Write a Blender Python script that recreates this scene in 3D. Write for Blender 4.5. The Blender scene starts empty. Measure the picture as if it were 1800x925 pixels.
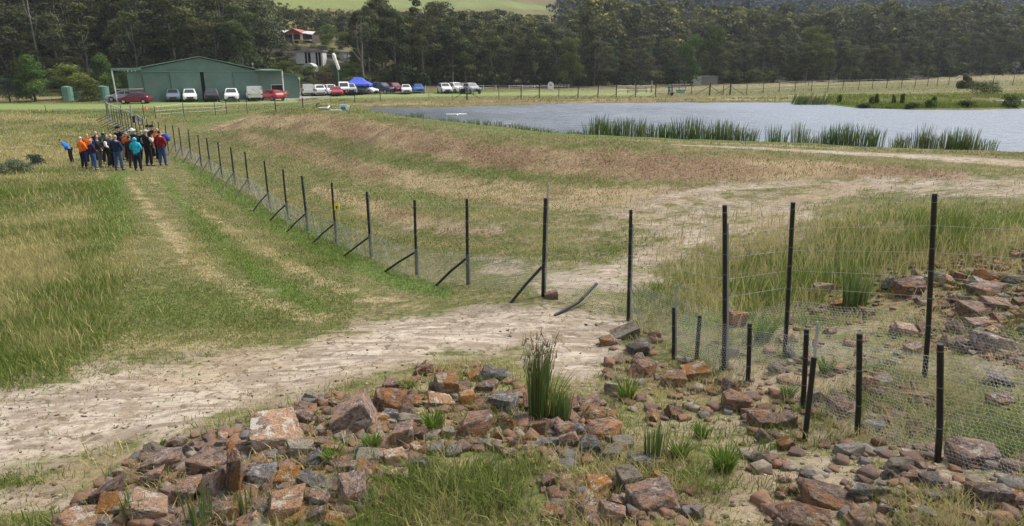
import bpy, math, random
import numpy as np
from mathutils import Vector, Matrix, Euler
R = math.radians
rng = np.random.default_rng(7)
random.seed(7)
scene = bpy.context.scene
COL = scene.collection

# ------------------------------------------------------------------ camera
F = 1216.0                      # focal length in photo pixels (1800 wide)
PITCH = R(16.38)
S = 0.92
HC = 6.05 * S                   # camera height above the low paddock
cam_d = bpy.data.cameras.new('camera'); cam = bpy.data.objects.new('camera', cam_d); COL.objects.link(cam)
cam_d.sensor_width = 36; cam_d.lens = 36 * F / 1800; cam_d.clip_start = .1; cam_d.clip_end = 4000
cam.location = (0, 0, HC); cam.rotation_euler = (R(90) - PITCH, 0, 0)
scene.camera = cam
# ------------------------------------------------------------------ light
SUN_EL, SUN_AZ = R(52), R(62)          # high thin cloud, sun ahead of the camera to the right
world = bpy.data.worlds.new('World'); scene.world = world; world.use_nodes = True
wn = world.node_tree; wn.nodes.clear()
sky = wn.nodes.new('ShaderNodeTexSky'); sky.sky_type = 'NISHITA'; sky.sun_disc = False
sky.sun_elevation = SUN_EL; sky.sun_rotation = SUN_AZ; sky.dust_density = 4; sky.air_density = 1.2; sky.ozone_density = 1
hs = wn.nodes.new('ShaderNodeHueSaturation'); hs.inputs['Saturation'].default_value = .38
bg = wn.nodes.new('ShaderNodeBackground'); bg.inputs['Strength'].default_value = .13
wo = wn.nodes.new('ShaderNodeOutputWorld')
wn.links.new(sky.outputs[0], hs.inputs['Color']); wn.links.new(hs.outputs[0], bg.inputs[0]); wn.links.new(bg.outputs[0], wo.inputs[0])
sun_d = bpy.data.lights.new('sun', 'SUN'); sun = bpy.data.objects.new('sun', sun_d); COL.objects.link(sun)
sun_d.energy = 2.1; sun_d.angle = R(9); sun_d.color = (1, .96, .9)
sdir = Vector((math.sin(SUN_AZ) * math.cos(SUN_EL), math.cos(SUN_AZ) * math.cos(SUN_EL), math.sin(SUN_EL)))
sun.rotation_euler = sdir.to_track_quat('Z', 'Y').to_euler()
sun.location = (0, -20, 40)
scene.view_settings.view_transform = 'Standard'; scene.view_settings.look = 'None'
scene.view_settings.gamma = 1; scene.view_settings.exposure = 0.68
scene.render.resolution_x = 1024; scene.render.resolution_y = 526

# ------------------------------------------------------------------ pixel rays -> world
CP, SP = math.cos(PITCH), math.sin(PITCH)
def raydir(px, py):
    a = (np.asarray(px, float) - 900) / F; b = -(np.asarray(py, float) - 462.5) / F
    return a, CP + b * SP, -SP + b * CP
def Pd(px, py, t):
    dx, dy, dz = raydir(px, py); return np.array([dx * t, dy * t, HC + dz * t])
def Pz(px, py, z):
    dx, dy, dz = raydir(px, py); t = (z - HC) / dz; return np.array([dx * t, dy * t, z])
def project(x, y, z):
    zz = z - HC; t = y * CP - zz * SP; b = (y * SP + zz * CP) / t
    t = np.where(t < .5, .5, t)
    return 900 + F * x / t, 462.5 - F * b, t

# ------------------------------------------------------------------ value noise
_h = np.random.default_rng(3).random((256, 256))
def vnoise(x, y, sc=1.0, ox=0):
    x = np.asarray(x) * sc + 100.3 + ox; y = np.asarray(y) * sc + 57.7 + ox * 1.7
    xi = np.floor(x).astype(int); yi = np.floor(y).astype(int); fx = x - xi; fy = y - yi
    fx = fx * fx * (3 - 2 * fx); fy = fy * fy * (3 - 2 * fy)
    g = lambda i, j: _h[i & 255, j & 255]
    return (g(xi, yi) * (1 - fx) + g(xi + 1, yi) * fx) * (1 - fy) + (g(xi, yi + 1) * (1 - fx) + g(xi + 1, yi + 1) * fx) * fy
def fbm(x, y, sc=1.0, n=3, ox=0):
    s = 0; a = 1; t = 0
    for k in range(n): s = s + a * vnoise(x, y, sc * 2 ** k, ox + k * 13); t += a; a *= .55
    return s / t

# ------------------------------------------------------------------ terrain control points
# braced fence posts: foot pixel and pixel height
POSTS = [(309,268,46),(320,273,48),(336,281,51),(354,294,55),(370,299,57),(390,313,62),(413,326,66),(438,340,71),(474,368,82),
         (506,389,89),(541,407,96),(591,428,104),(652,452,115),(732,483,132),(822,502,151),(954,520,173)]
PH = 1.8 * S
def post_foot(px, py, h, H=PH): return Pd(px, py, H * F * .985 / h)
ctrl = []
for p in POSTS: ctrl.append(post_foot(*p))
for (px, py, d) in [(1104,567,11.7),(1275,660,8.9),(1382,622,9.2),(1628,662,8.0),(1650,820,6.1),(1508,770,6.9),(1412,715,7.6),(1315,675,8.4),(1224,635,9.3)]:
    ctrl.append(Pd(px, py, d * S))
pz = [(0,600,1.6),(0,520,1.35),(0,450,1.1),(0,380,.8),(0,300,.45),(0,240,.15),(0,205,0),(100,520,1.4),(200,400,1.0),(190,330,.8),(230,300,.75),(150,290,.6),(300,600,1.8),(-300,400,1.0),(-300,600,1.7),
      (300,450,1.2),(450,500,1.4),(150,184,0),(400,184,0),(300,192,0.02),(100,176,0),(520,174,0),(600,168,0),(250,240,.3),(250,215,.1),
      (0,720,1.95),(0,900,2.1),(-300,900,2.1),(300,700,1.95),(600,620,1.9),(800,570,1.85),(1000,590,1.85),
      (200,850,2.2),(350,850,2.35),(600,750,2.35),(600,900,2.5),(900,720,2.3),(900,900,2.5),(1200,800,2.45),(1300,900,2.6),(1600,900,2.75),(1800,850,2.75),(2100,850,2.8),(1100,640,1.98),
      (1400,560,1.9),(1520,540,2.05),(1700,520,2.45),(1500,460,2.15),(1700,430,2.6),(1790,375,2.75),(1550,395,2.35),(1300,470,1.85),(2000,450,2.8),(2000,600,2.8),(1760,640,2.5),
      (1100,350,1.75),(1200,420,1.75),(1000,420,1.6),(900,400,1.45),(800,370,1.25),(700,310,1.05),(600,275,.8),(560,330,.9),(420,255,.6),(1050,330,1.6),(900,320,1.35),(1300,360,1.9),(1500,330,2.15),(1700,335,2.5),
      (600,203,2.6),(700,218,2.6),(800,230,2.6),(900,240,2.6),(1000,246,2.6),(1100,252,2.6),(1250,259,2.6),(1400,268,2.6),(1600,279,2.65),(1800,292,2.7),(2100,310,2.75)]
for (px, py, z) in pz: ctrl.append(Pz(px, py, z * S))
wxyz = [(-17,53,2.55),(-13,51,2.6),(-19,54.5,2.2),(-25,52,.3),(-23,59,.1),(-17,64,.1),(-8,72,.5),(-30,70,0),(-10,80,0),
        (0,67,2.45),(8,68.5,2.45),(15,69.5,2.42),(25,71,2.42),(35,73,2.4),(50,75,2.4),(0,80,1.5),(10,95,.9),(25,95,.95),(-20,100,0),(-10,120,.05),(-25,130,0),(-40,130,.2),(-60,110,0),
        (12,120,.3),(10,136,0),(30,121,.45),(45,100,1.3),(60,95,2),(80,100,2.2),(0,165,-.1),(40,170,.1),(80,180,.8),(110,190,1.6),(150,200,2.6),(200,200,3),(60,145,.3),(95,140,1.4),
        (-90,120,.2),(-60,140,.8),(-40,160,3),(-50,165,4),(-55,190,9.6),(-62,197,11.3),(-70,200,11.6),(-45,195,9.5),(-90,180,6),(-130,170,6),(-100,260,22),(-60,300,16),(-20,260,7),(-25,190,1),(-10,200,1.5),(-30,215,3),(-150,250,24),(-150,350,45),(-60,400,34),
        (-60,450,43),(0,450,38),(30,450,27),(-60,600,75),(0,600,66),(100,500,25),(100,720,66),(250,720,66),(420,720,60),(250,450,16),(400,450,18),(620,720,60),(0,250,5),(0,300,8),(-32,250,7),(100,300,7),(200,300,6),(300,300,8),
        (100,1150,150),(400,1150,135),(760,1150,125),(-300,300,35),(-300,600,95),(-400,1150,170),(-100,1150,160),(500,400,15),
        (0,2,2.5),(0,-10,2.6),(-15,-10,2.2),(15,-10,2.9),(-30,5,1.8),(30,5,3),(0,-200,2),(-200,0,1),(200,0,4),(-200,-200,1),(200,-200,4),(-60,40,.3),(60,30,3),(-100,60,0),(100,60,3),(90,80,2.6)]
for w_ in wxyz: ctrl.append(np.array(w_, float) * S)
WL = 2.2 * S
PONDPX = [(628,189),(660,196),(700,205),(760,212),(860,222),(930,231),(1000,238),(1100,242),(1200,246),(1330,251),(1450,256),(1560,262),(1700,267),(1800,270),(2000,277),(2350,290),(2500,240),(2150,200),(1900,187),(1800,191),(1700,193.5),(1600,193),(1510,190.5),(1462,185),(1440,181.5),(1380,180.5),(1200,180.5),(1000,182),(860,186),(760,189),(690,189.5),(650,187)]
for a_, b_ in PONDPX: ctrl.append(Pz(a_, b_, WL + .07))
C = np.array(ctrl)
def kern(dx, dy): 
    r2 = dx * dx + dy * dy
    return np.sqrt(r2 + 1.3 ** 2)
n = len(C)
A = np.zeros((n + 3, n + 3)); A[:n, :n] = kern(C[:, None, 0] - C[None, :, 0], C[:, None, 1] - C[None, :, 1]) - .03 * np.eye(n)
A[:n, n] = A[n, :n] = 1; A[:n, n + 1] = A[n + 1, :n] = C[:, 0] * .01; A[:n, n + 2] = A[n + 2, :n] = C[:, 1] * .01
W = np.linalg.solve(A, np.r_[C[:, 2], 0, 0, 0])
def rbf(x, y):
    s = W[n] + W[n + 1] * x * .01 + W[n + 2] * y * .01
    for i in range(n): s = s + W[i] * kern(x - C[i, 0], y - C[i, 1])
    return s
# pond outlines (world polygons at the water level)
def poly(pts): return np.array([Pz(a, b, WL)[:2] for a, b in pts])
POND = poly(PONDPX)
POND2 = poly([(1690,179.5),(1760,182.5),(1900,185),(2150,190),(2300,184),(2000,177),(1860,176),(1760,176),(1700,177.5)])
def sdist(P, x, y):
    """signed distance to polygon, negative inside"""
    d = np.full(np.shape(x), 1e9); inside = np.zeros(np.shape(x), bool); m = len(P)
    for i in range(m):
        ax, ay = P[i]; bx, by = P[(i + 1) % m]; ex, ey = bx - ax, by - ay
        t = np.clip(((x - ax) * ex + (y - ay) * ey) / (ex * ex + ey * ey), 0, 1)
        d = np.minimum(d, np.hypot(x - ax - t * ex, y - ay - t * ey))
        c = ((ay > y) != (by > y)) & (x < (bx - ax) * (y - ay) / (by - ay + 1e-12) + ax); inside ^= c
    return np.where(inside, -d, d)
def height(x, y):
    x = np.asarray(x, float); y = np.asarray(y, float)
    h = rbf(x, y)
    far = np.clip((y - 150) / 100, 0, 1)
    h = h + (fbm(x, y, .9, 3) - .5) * .10 + (fbm(x, y, .2, 2, 5) - .5) * .12 * np.clip(y / 20, .5, 1) + far * (fbm(x, y, .02, 3, 9) - .5) * 10
    near = (x > -35) & (x < 75) & (y > 15) & (y < 110)
    wob = (fbm(x, y, .6, 2, 3) - .5) * .9
    d1 = np.where(near, sdist(POND, x, y), 99) + wob; d2 = np.where(near, sdist(POND2, x, y), 99) + wob * .5
    d = np.minimum(d1, d2)
    out = WL + .05 + np.clip(d, 0, 3) * .10
    k = np.clip(1 - d / 3.0, 0, 1)
    k = k * (h > WL); h = np.where(d > 0, h * (1 - k) + np.minimum(h, out + .1) * k, h)
    h = np.where(d > 0, np.where(d < 3, np.maximum(h, out), h), WL - .02 + np.clip(d, -5, 0) * .3)
    return h
def axis(lo, hi, d0, g, lim):
    v = [0.0]
    while v[-1] < hi: v.append(v[-1] + max(d0, g * (v[-1] - lim)))
    w = [0.0]
    while w[-1] > lo: w.append(w[-1] - max(d0, g * (-w[-1] - lim)))
    return np.array(w[:0:-1] + v)
GX = axis(-900, 900, .11, .02, 1.5)
GYp = [2.0]
while GYp[-1] < 1300: GYp.append(GYp[-1] + max(.09, .011 * GYp[-1]))
GY = np.array([-250, -120, -60, -30, -15, -8, -4, -2, -1, 0, .6, 1.2, 1.6] + GYp)
XX, YY = np.meshgrid(GX, GY)
ZZ = height(XX, YY)
def H(x, y):
    x = np.asarray(x, float); y = np.asarray(y, float)
    i = np.clip(np.searchsorted(GX, x) - 1, 0, len(GX) - 2); j = np.clip(np.searchsorted(GY, y) - 1, 0, len(GY) - 2)
    fx = (x - GX[i]) / (GX[i + 1] - GX[i]); fy = (y - GY[j]) / (GY[j + 1] - GY[j])
    return (ZZ[j, i] * (1 - fx) + ZZ[j, i + 1] * fx) * (1 - fy) + (ZZ[j + 1, i] * (1 - fx) + ZZ[j + 1, i + 1] * fx) * fy
TS = 3.0 * 1.012 ** np.arange(520)
def hit(px, py):
    """vectorised: where pixel rays meet the ground"""
    px = np.atleast_1d(np.asarray(px, float)); py = np.atleast_1d(np.asarray(py, float))
    dx, dy, dz = raydir(px, py); T = np.full(px.shape, np.nan); prev = np.full(px.shape, TS[0]); done = np.zeros(px.shape, bool)
    for t in TS:
        below = (HC + dz * t) < H(dx * t, dy * t)
        new = below & ~done
        if new.any():
            lo = prev[new].copy(); hi = np.full(lo.shape, t)
            for _ in range(7):
                m = (lo + hi) / 2; b = (HC + dz[new] * m) < H(dx[new] * m, dy[new] * m)
                hi = np.where(b, m, hi); lo = np.where(b, lo, m)
            T[new] = hi; done |= new
        prev[:] = t
        if done.all(): break
    T = np.where(np.isnan(T), TS[-1], T)
    return np.stack([dx * T, dy * T, HC + dz * T], -1), T
def at(px, py):
    p = hit([px], [py])[0][0]; p[2] = H(p[0], p[1]); return p
def atd(px, dist):
    """ground point at world distance y=dist on the bearing of pixel column px"""
    x = (px - 900) / F * dist / CP * (CP * CP + SP * SP * .9); x = (px - 900) / F * (dist * CP + HC * SP)
    return np.array([x, dist, float(H(x, dist))])

# ------------------------------------------------------------------ object helpers
def tag(o, label=None, cat=None, group=None, kind=None):
    if label: o['label'] = label
    if cat: o['category'] = cat
    if group: o['group'] = group
    if kind: o['kind'] = kind
    return o
def empty(name, loc, label, cat, group=None, rz=0):
    o = bpy.data.objects.new(name, None); COL.objects.link(o); o.location = [float(v) for v in loc]; o.rotation_euler = (0, 0, rz)
    o.empty_display_size = .2
    return tag(o, label, cat, group)
def link(name, me, parent=None, loc=None, rot=None):
    o = bpy.data.objects.new(name, me); COL.objects.link(o)
    if parent is not None: o.parent = parent
    if loc is not None: o.location = [float(v) for v in loc]
    if rot is not None: o.rotation_euler = rot
    return o
def npmesh(name, V, Fc, mats, smooth=False, attrs=None, midx=None):
    """V (n,3), Fc (m,k) same-size faces"""
    V = np.asarray(V, np.float32); Fc = np.asarray(Fc, np.int32); m, k = Fc.shape
    me = bpy.data.meshes.new(name); me.vertices.add(len(V)); me.vertices.foreach_set('co', V.ravel())
    me.loops.add(m * k); me.loops.foreach_set('vertex_index', Fc.ravel())
    me.polygons.add(m); me.polygons.foreach_set('loop_start', np.arange(0, m * k, k, dtype=np.int32))
    try: me.polygons.foreach_set('loop_total', np.full(m, k, np.int32))
    except Exception: pass
    if smooth: me.polygons.foreach_set('use_smooth', np.ones(m, bool))
    if midx is not None: me.polygons.foreach_set('material_index', np.asarray(midx, np.int32))
    for mt in (mats if isinstance(mats, (list, tuple)) else [mats]): me.materials.append(mt)
    for an, av in (attrs or {}).items():
        av = np.asarray(av, np.float32)
        if av.ndim == 1:
            a = me.attributes.new(an, 'FLOAT', 'POINT'); a.data.foreach_set('value', av)
        else:
            if av.shape[1] == 3: av = np.c_[av, np.ones(len(av), np.float32)]
            a = me.attributes.new(an, 'FLOAT_COLOR', 'POINT'); a.data.foreach_set('color', av.ravel())
    me.update(calc_edges=True); return me
class MB:
    """collects boxes, tubes and polygons into one mesh"""
    def __init__(s): s.v = []; s.f = []; s.m = []
    def add(s, vs, fs, m=0, M=None):
        b = len(s.v)
        for p in vs:
            p = Vector([float(q) for q in p]); s.v.append(M @ p if M is not None else p)
        for f in fs: s.f.append([b + i for i in f]); s.m.append(m)
    def box(s, x0, x1, y0, y1, z0, z1, m=0, M=None, tx=0, ty=0):
        s.add([(x0,y0,z0),(x1,y0,z0),(x1,y1,z0),(x0,y1,z0),(x0+tx,y0+ty,z1),(x1-tx,y0+ty,z1),(x1-tx,y1-ty,z1),(x0+tx,y1-ty,z1)],
              [(3,2,1,0),(4,5,6,7),(0,1,5,4),(1,2,6,5),(2,3,7,6),(3,0,4,7)], m, M)
    def tube(s, p0, p1, r0, r1=None, n=8, m=0, M=None, caps=True):
        s.path([p0, p1], [r0, r0 if r1 is None else r1], n, m, M, caps)
    def path(s, pts, rad, n=8, m=0, M=None, caps=True):
        pts = [Vector([float(q) for q in p]) for p in pts]; vs = []; ref = None
        for i, p in enumerate(pts):
            d = (pts[min(i + 1, len(pts) - 1)] - pts[max(i - 1, 0)]).normalized()
            if ref is None: ref = Vector((0, 0, 1)) if abs(d.z) < .9 else Vector((1, 0, 0))
            u = d.cross(ref).normalized(); w = d.cross(u).normalized(); ref = u.cross(d).normalized() if abs(d.dot(ref)) > .95 else ref
            for k in range(n):
                a = 2 * math.pi * k / n; vs.append(p + (u * math.cos(a) + w * math.sin(a)) * rad[i])
        fs = []
        for i in range(len(pts) - 1):
            for k in range(n):
                a = i * n + k; b = i * n + (k + 1) % n; fs.append((a, b, b + n, a + n))
        if caps: fs.append(tuple(range(n - 1, -1, -1))); fs.append(tuple(range((len(pts) - 1) * n, len(pts) * n)))
        s.add(vs, fs, m, M)
    def prism(s, pts, y0, y1, m=0, M=None):
        """xz outline pulled along y"""
        k = len(pts); s.add([(x, y0, z) for x, z in pts] + [(x, y1, z) for x, z in pts],
            [tuple(range(k)), tuple(range(2 * k - 1, k - 1, -1))] + [(i, i + k, (i + 1) % k + k, (i + 1) % k) for i in range(k)], m, M)
    def build(s, name, mats, parent=None, loc=None, smooth=False, rel=None):
        me = bpy.data.meshes.new(name); v = s.v
        if rel is not None: r = Vector([float(q) for q in rel]); v = [p - r for p in v]
        me.from_pydata([tuple(p) for p in v], [], s.f)
        for mt in (mats if isinstance(mats, (list, tuple)) else [mats]): me.materials.append(mt)
        me.polygons.foreach_set('material_index', s.m)
        if smooth: me.polygons.foreach_set('use_smooth', [True] * len(s.f))
        me.update(); return link(name, me, parent, loc)
KIDS = {}
def copy_tree(o, parent=None):
    c = o.copy(); COL.objects.link(c)
    if parent is not None: c.parent = parent
    for ch in KIDS.get(o.name) or []: copy_tree(ch, c)
    return c
def note_kids(o):
    ks = [x for x in COL.objects if x.parent == o]; KIDS[o.name] = ks
    for k in ks: note_kids(k)

# ------------------------------------------------------------------ material helpers
class NT:
    def __init__(s, name):
        s.mat = bpy.data.materials.new(name); s.mat.use_nodes = True; s.t = s.mat.node_tree; s.t.nodes.clear()
        s.out = s.n('ShaderNodeOutputMaterial'); s.b = s.n('ShaderNodeBsdfPrincipled'); s.l(s.b.outputs[0], s.out.inputs[0])
        s.tc = s.n('ShaderNodeTexCoord')
    def n(s, k): return s.t.nodes.new(k)
    def l(s, a, b): s.t.links.new(a, b)
    def put(s, sock, v):
        if isinstance(v, bpy.types.NodeSocket): s.l(v, sock)
        elif isinstance(v, (tuple, list)) and len(v) == 3 and sock.type == 'RGBA': sock.default_value = (*v, 1)
        else: sock.default_value = v
    def noise(s, scale, detail=3, rough=.55, vec=None, dist=0):
        k = s.n('ShaderNodeTexNoise'); k.inputs['Scale'].default_value = scale; k.inputs['Detail'].default_value = detail
        k.inputs['Roughness'].default_value = rough; k.inputs['Distortion'].default_value = dist
        s.l(vec if vec is not None else s.tc.outputs['Object'], k.inputs['Vector']); return k.outputs['Fac']
    def scaled(s, sc, rot=(0, 0, 0), vec=None):
        k = s.n('ShaderNodeMapping'); k.inputs['Scale'].default_value = sc; k.inputs['Rotation'].default_value = rot
        s.l(vec if vec is not None else s.tc.outputs['Object'], k.inputs['Vector']); return k.outputs[0]
    def math(s, op, a, b=0.0, clamp=False):
        k = s.n('ShaderNodeMath'); k.operation = op; k.use_clamp = clamp; s.put(k.inputs[0], a); s.put(k.inputs[1], b); return k.outputs[0]
    def step(s, v, lo, hi, a=0.0, b=1.0):
        k = s.n('ShaderNodeMapRange'); k.interpolation_type = 'SMOOTHSTEP'
        for i, q in enumerate((v, lo, hi, a, b)): s.put(k.inputs[i], q)
        return k.outputs[0]
    def mix(s, f, a, b, mode='MIX'):
        k = s.n('ShaderNodeMix'); k.data_type = 'RGBA'; k.blend_type = mode; k.clamp_factor = True
        s.put(k.inputs[0], f); s.put(k.inputs[6], a); s.put(k.inputs[7], b); return k.outputs[2]
    def attr(s, name):
        k = s.n('ShaderNodeAttribute'); k.attribute_name = name; return k
    def sep(s, c):
        k = s.n('ShaderNodeSeparateColor'); s.l(c, k.inputs[0]); return k.outputs
    def rand(s): return s.n('ShaderNodeObjectInfo').outputs['Random']
    def bump(s, h, strength=.4, dist=.02):
        k = s.n('ShaderNodeBump'); k.inputs['Strength'].default_value = strength; k.inputs['Distance'].default_value = dist
        s.l(h, k.inputs['Height']); s.l(k.outputs[0], s.b.inputs['Normal']); return k
    def done(s, col, rough=.8, spec=.3, metal=0.0):
        s.put(s.b.inputs['Base Color'], col); s.put(s.b.inputs['Roughness'], rough); s.b.inputs['Specular IOR Level'].default_value = spec
        s.b.inputs['Metallic'].default_value = metal; return s.mat
MATS = {}
def plain(name, c, rough=.6, metal=0.0, spec=.4, var=.18, scale=3.0, bump=0.0):
    """a paint / cloth / metal colour with gentle dirt variation"""
    if name in MATS: return MATS[name]
    t = NT(name); f = t.noise(scale, 4); f2 = t.noise(scale * 9, 3)
    k = t.mix(t.math('MULTIPLY', t.step(f, .3, .7), 1.0), tuple(v * (1 - var) for v in c), tuple(min(1, v * (1 + var)) for v in c))
    k = t.mix(t.math('MULTIPLY', t.step(f2, .45, .75), .35), k, tuple(v * .75 for v in c))
    if bump: t.bump(f2, bump, .01)
    MATS[name] = t.done(k, rough, spec, metal); return MATS[name]
def grain(name, c1, c2, scale=(3, 3, .4), rough=.8, bump=.3):
    if name in MATS: return MATS[name]
    t = NT(name); f = t.noise(6, 5, .6, t.scaled(scale)); k = t.mix(t.step(f, .3, .7), c1, c2); t.bump(f, bump, .01)
    MATS[name] = t.done(k, rough, .2); return MATS[name]
def leafmat(name, c1, c2, c3=None, trans=.25, rnd=.25):
    """foliage: two tones by the leaf clump, a third for fresh tips and painted top highlights, a small shift from plant to plant"""
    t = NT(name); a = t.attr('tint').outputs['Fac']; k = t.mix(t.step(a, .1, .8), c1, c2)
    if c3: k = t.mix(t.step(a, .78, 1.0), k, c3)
    r = t.rand(); h = t.n('ShaderNodeHueSaturation'); t.put(h.inputs['Hue'], t.step(r, 0, 1, .5 - .035 * rnd * 4, .5 + .02 * rnd * 4)); t.put(h.inputs['Value'], t.step(t.math('FRACT', t.math('MULTIPLY', r, 7.3)), 0, 1, 1 - rnd, 1 + rnd)); t.l(k, h.inputs['Color'])
    t.done(h.outputs[0], .75, .15)
    tr = t.n('ShaderNodeBsdfTranslucent'); t.l(h.outputs[0], tr.inputs[0]); m = t.n('ShaderNodeMixShader'); m.inputs[0].default_value = trans
    t.l(t.b.outputs[0], m.inputs[1]); t.l(tr.outputs[0], m.inputs[2]); t.l(m.outputs[0], t.out.inputs[0]); return t.mat
# ================================================================== GROUND
PX, PY, PT = project(XX, YY, ZZ)
PX = np.where(YY < 2, 900 + XX * 200, PX); PY = np.where(YY < 2, 1000, PY)
def _seg(pts, x, y):
    """strength of a soft stroke in pixel space: pts (x, y, halfwidth)"""
    best = np.zeros(x.shape)
    for (ax, ay, ar), (bx, by, br) in zip(pts[:-1], pts[1:]):
        ex, ey = bx - ax, by - ay; t = np.clip(((x - ax) * ex + (y - ay) * ey) / (ex * ex + ey * ey), 0, 1)
        # vertical distances count fully, horizontal ones less (ground seen at a slant)
        qx = x - ax - t * ex; qy = y - ay - t * ey; r = ar + (br - ar) * t
        d = np.hypot(qx * .6, qy) / r
        best = np.maximum(best, np.clip(1.35 - d, 0, 1))
    return np.clip(best, 0, 1)
def blob(cx, cy, rx, ry, x, y): return np.clip(1.4 - np.hypot((x - cx) / rx, (y - cy) / ry), 0, 1)
def masks(x, y):
    """dirt, red, green, straw, lime at photo-plane coordinates of ground points"""
    d = _seg([(-200,790,95),(0,760,95),(200,715,82),(400,675,68),(600,630,58),(800,585,50),(950,568,42),(1060,580,34)], x, y)
    d = np.maximum(d, .85 * blob(1000,620,110,60,x,y)); 
    d = np.maximum(d, .7 * blob(300,790,140,40,x,y)); d = np.maximum(d, .95 * blob(60,880,150,26,x,y))
    d = np.maximum(d, .66 * _seg([(960,500,26),(1080,480,34),(1180,440,30),(1260,400,28),(1400,355,26),(1520,325,20),(1700,330,26),(1850,330,28)], x, y))
    d = np.maximum(d, .60 * blob(1260,385,290,75,x,y)); d = np.maximum(d, .6 * blob(1080,490,110,45,x,y)); d = np.maximum(d, .45 * blob(900,470,130,30,x,y)); d = np.maximum(d, .4 * blob(800,400,160,16,x,y)); d = np.maximum(d, .78 * _seg([(1180,440,10),(1300,400,14),(1420,380,10)], x, y))
    d = np.maximum(d, .72 * _seg([(1150,350,7),(1280,330,9),(1450,320,8),(1560,330,10)], x, y))
    d = np.maximum(d, .9 * _seg([(1180,254,1.5),(1350,262,2.5),(1500,270,4),(1640,277,6),(1800,288,8),(2000,296,8)], x, y))
    d = np.maximum(d, .5 * blob(1000,760,900,75,x,y)); d = np.maximum(d, .74 * blob(1550,830,320,60,x,y)); d = np.maximum(d, .55 * blob(1300,900,500,60,x,y))
    d = np.maximum(d, .5 * blob(1600,620,330,60,x,y)); d = np.maximum(d, .55*blob(1720,500,160,70,x,y))
    d = np.maximum(d, .5 * blob(470,511,25,8,x,y)); d = np.maximum(d, .45 * _seg([(1450,176,3),(1475,180,3)],x,y)); d=np.maximum(d,.35*blob(330,645,300,30,x,y))
    d = np.maximum(d, .45 * _seg([(1380,168,1.2),(1600,160,1.2),(1800,152,1)],x,y)*1.0)
    r = 1.0 * _seg([(380,226,7),(450,212,12),(560,218,20),(680,238,22),(800,264,25),(950,282,27),(1100,292,30),(1300,298,26),(1500,298,16),(1700,312,8)], x, y)
    r = np.maximum(r, .68 * _seg([(430,240,14),(600,290,22),(800,330,30),(1000,350,34),(1200,340,26)], x, y)); r = np.maximum(r, .7 * _seg([(560,335,12),(650,365,22),(760,395,16),(860,410,10)], x, y)); r = np.maximum(r, .45 * blob(1150,380,160,30,x,y))
    r = np.maximum(r, .8 * _seg([(640,184,2.5),(860,182,2.5),(1100,177,2.5),(1300,175,2.5),(1400,176,1.5)],x,y))
    r = np.maximum(r, .55 * _seg([(1100,246,2),(1400,257,2.5),(1600,264,3),(1800,272,5)],x,y)); r = np.maximum(r,.35*blob(640,14,60,6,x,y))
    for hx_, hy_, hw_, hh_ in ((400,850,330,90),(800,720,240,80),(1330,680,260,60),(1700,530,170,110)): r = np.maximum(r, .75 * blob(hx_,hy_,hw_,hh_,x,y)); d = d * (1 - .6 * blob(hx_,hy_,hw_*.8,hh_*.8,x,y))
    g = _seg([(215,305,10),(190,340,26),(200,400,26),(150,470,30)], x, y)*.9
    g = np.maximum(g, .95 * _seg([(310,280,6),(350,305,8),(410,345,14),(480,390,18),(580,440,22),(690,490,18),(780,515,14)], x, y))
    g = np.maximum(g, .75 * _seg([(290,320,8),(340,380,14),(400,440,20),(480,500,24),(560,540,16)], x, y))
    g = np.maximum(g, .5 * blob(330,540,260,60,x,y)); g = np.maximum(g, .6 * _seg([(620,270,10),(740,295,14),(900,310,14),(1080,320,12),(1200,330,8)], x, y))
    g = np.maximum(g, .55 * blob(800,345,200,22,x,y)); g = np.maximum(g, .7 * _seg([(1220,570,24),(1400,500,34),(1600,420,26),(1790,385,22)], x, y))
    g = np.maximum(g, .85 * _seg([(300,202,3),(380,202,3),(500,186,3),(560,186,2)],x,y)); g = np.maximum(g, .8*_seg([(60,199,4),(200,199,4),(380,195,3)],x,y)); g = np.maximum(g, .9*_seg([(330,216,5),(420,206,4)],x,y))
    g = np.maximum(g, .75 * _seg([(600,192,2),(680,205,3),(800,218,4),(900,231,4),(1100,243,3),(1400,254,3),(1700,268,3)], x, y))
    g = np.maximum(g, .9 * _seg([(1470,184,5),(1600,188,5),(1750,185,5)],x,y)); g = np.maximum(g,.6*blob(850,860,160,50,x,y)); g = np.maximum(g,.5*blob(1500,160,400,7,x,y))
    s = .75 * _seg([(212,300,5),(250,350,10),(290,400,13),(340,460,17),(430,520,20),(560,560,18)], x, y)
    s = np.maximum(s, .65 * _seg([(260,310,5),(330,360,9),(400,400,11),(500,460,14),(620,520,14),(760,540,10)], x, y))
    s = np.maximum(s, .7 * blob(60,270,130,30,x,y)); s = np.maximum(s,.5*blob(250,600,300,36,x,y)); s = np.maximum(s,.55*blob(40,440,80,60,x,y)); s = np.maximum(s, .8*_seg([(0,173,3),(140,172,3)],x,y))
    s = np.maximum(s, .55 * _seg([(0,205,7),(180,212,8)],x,y)); s = np.maximum(s,.5*_seg([(520,200,10),(640,214,8)],x,y)); s = np.maximum(s, .62*_seg([(900,165,5),(1200,157,6),(1500,142,6),(1900,134,8)],x,y)); s=np.maximum(s,.6*blob(1500,400,120,14,x,y))
    s = np.maximum(s,.6*_seg([(560,184,2.5),(900,178,1.5),(1400,169,2),(1800,157,3)],x,y)); s=np.maximum(s,.45*blob(1500,182,200,3,x,y))
    l = _seg([(-200,190,6),(0,188,6),(200,187.5,5.5),(400,181,3.5),(520,178,3)], x, y)
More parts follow.
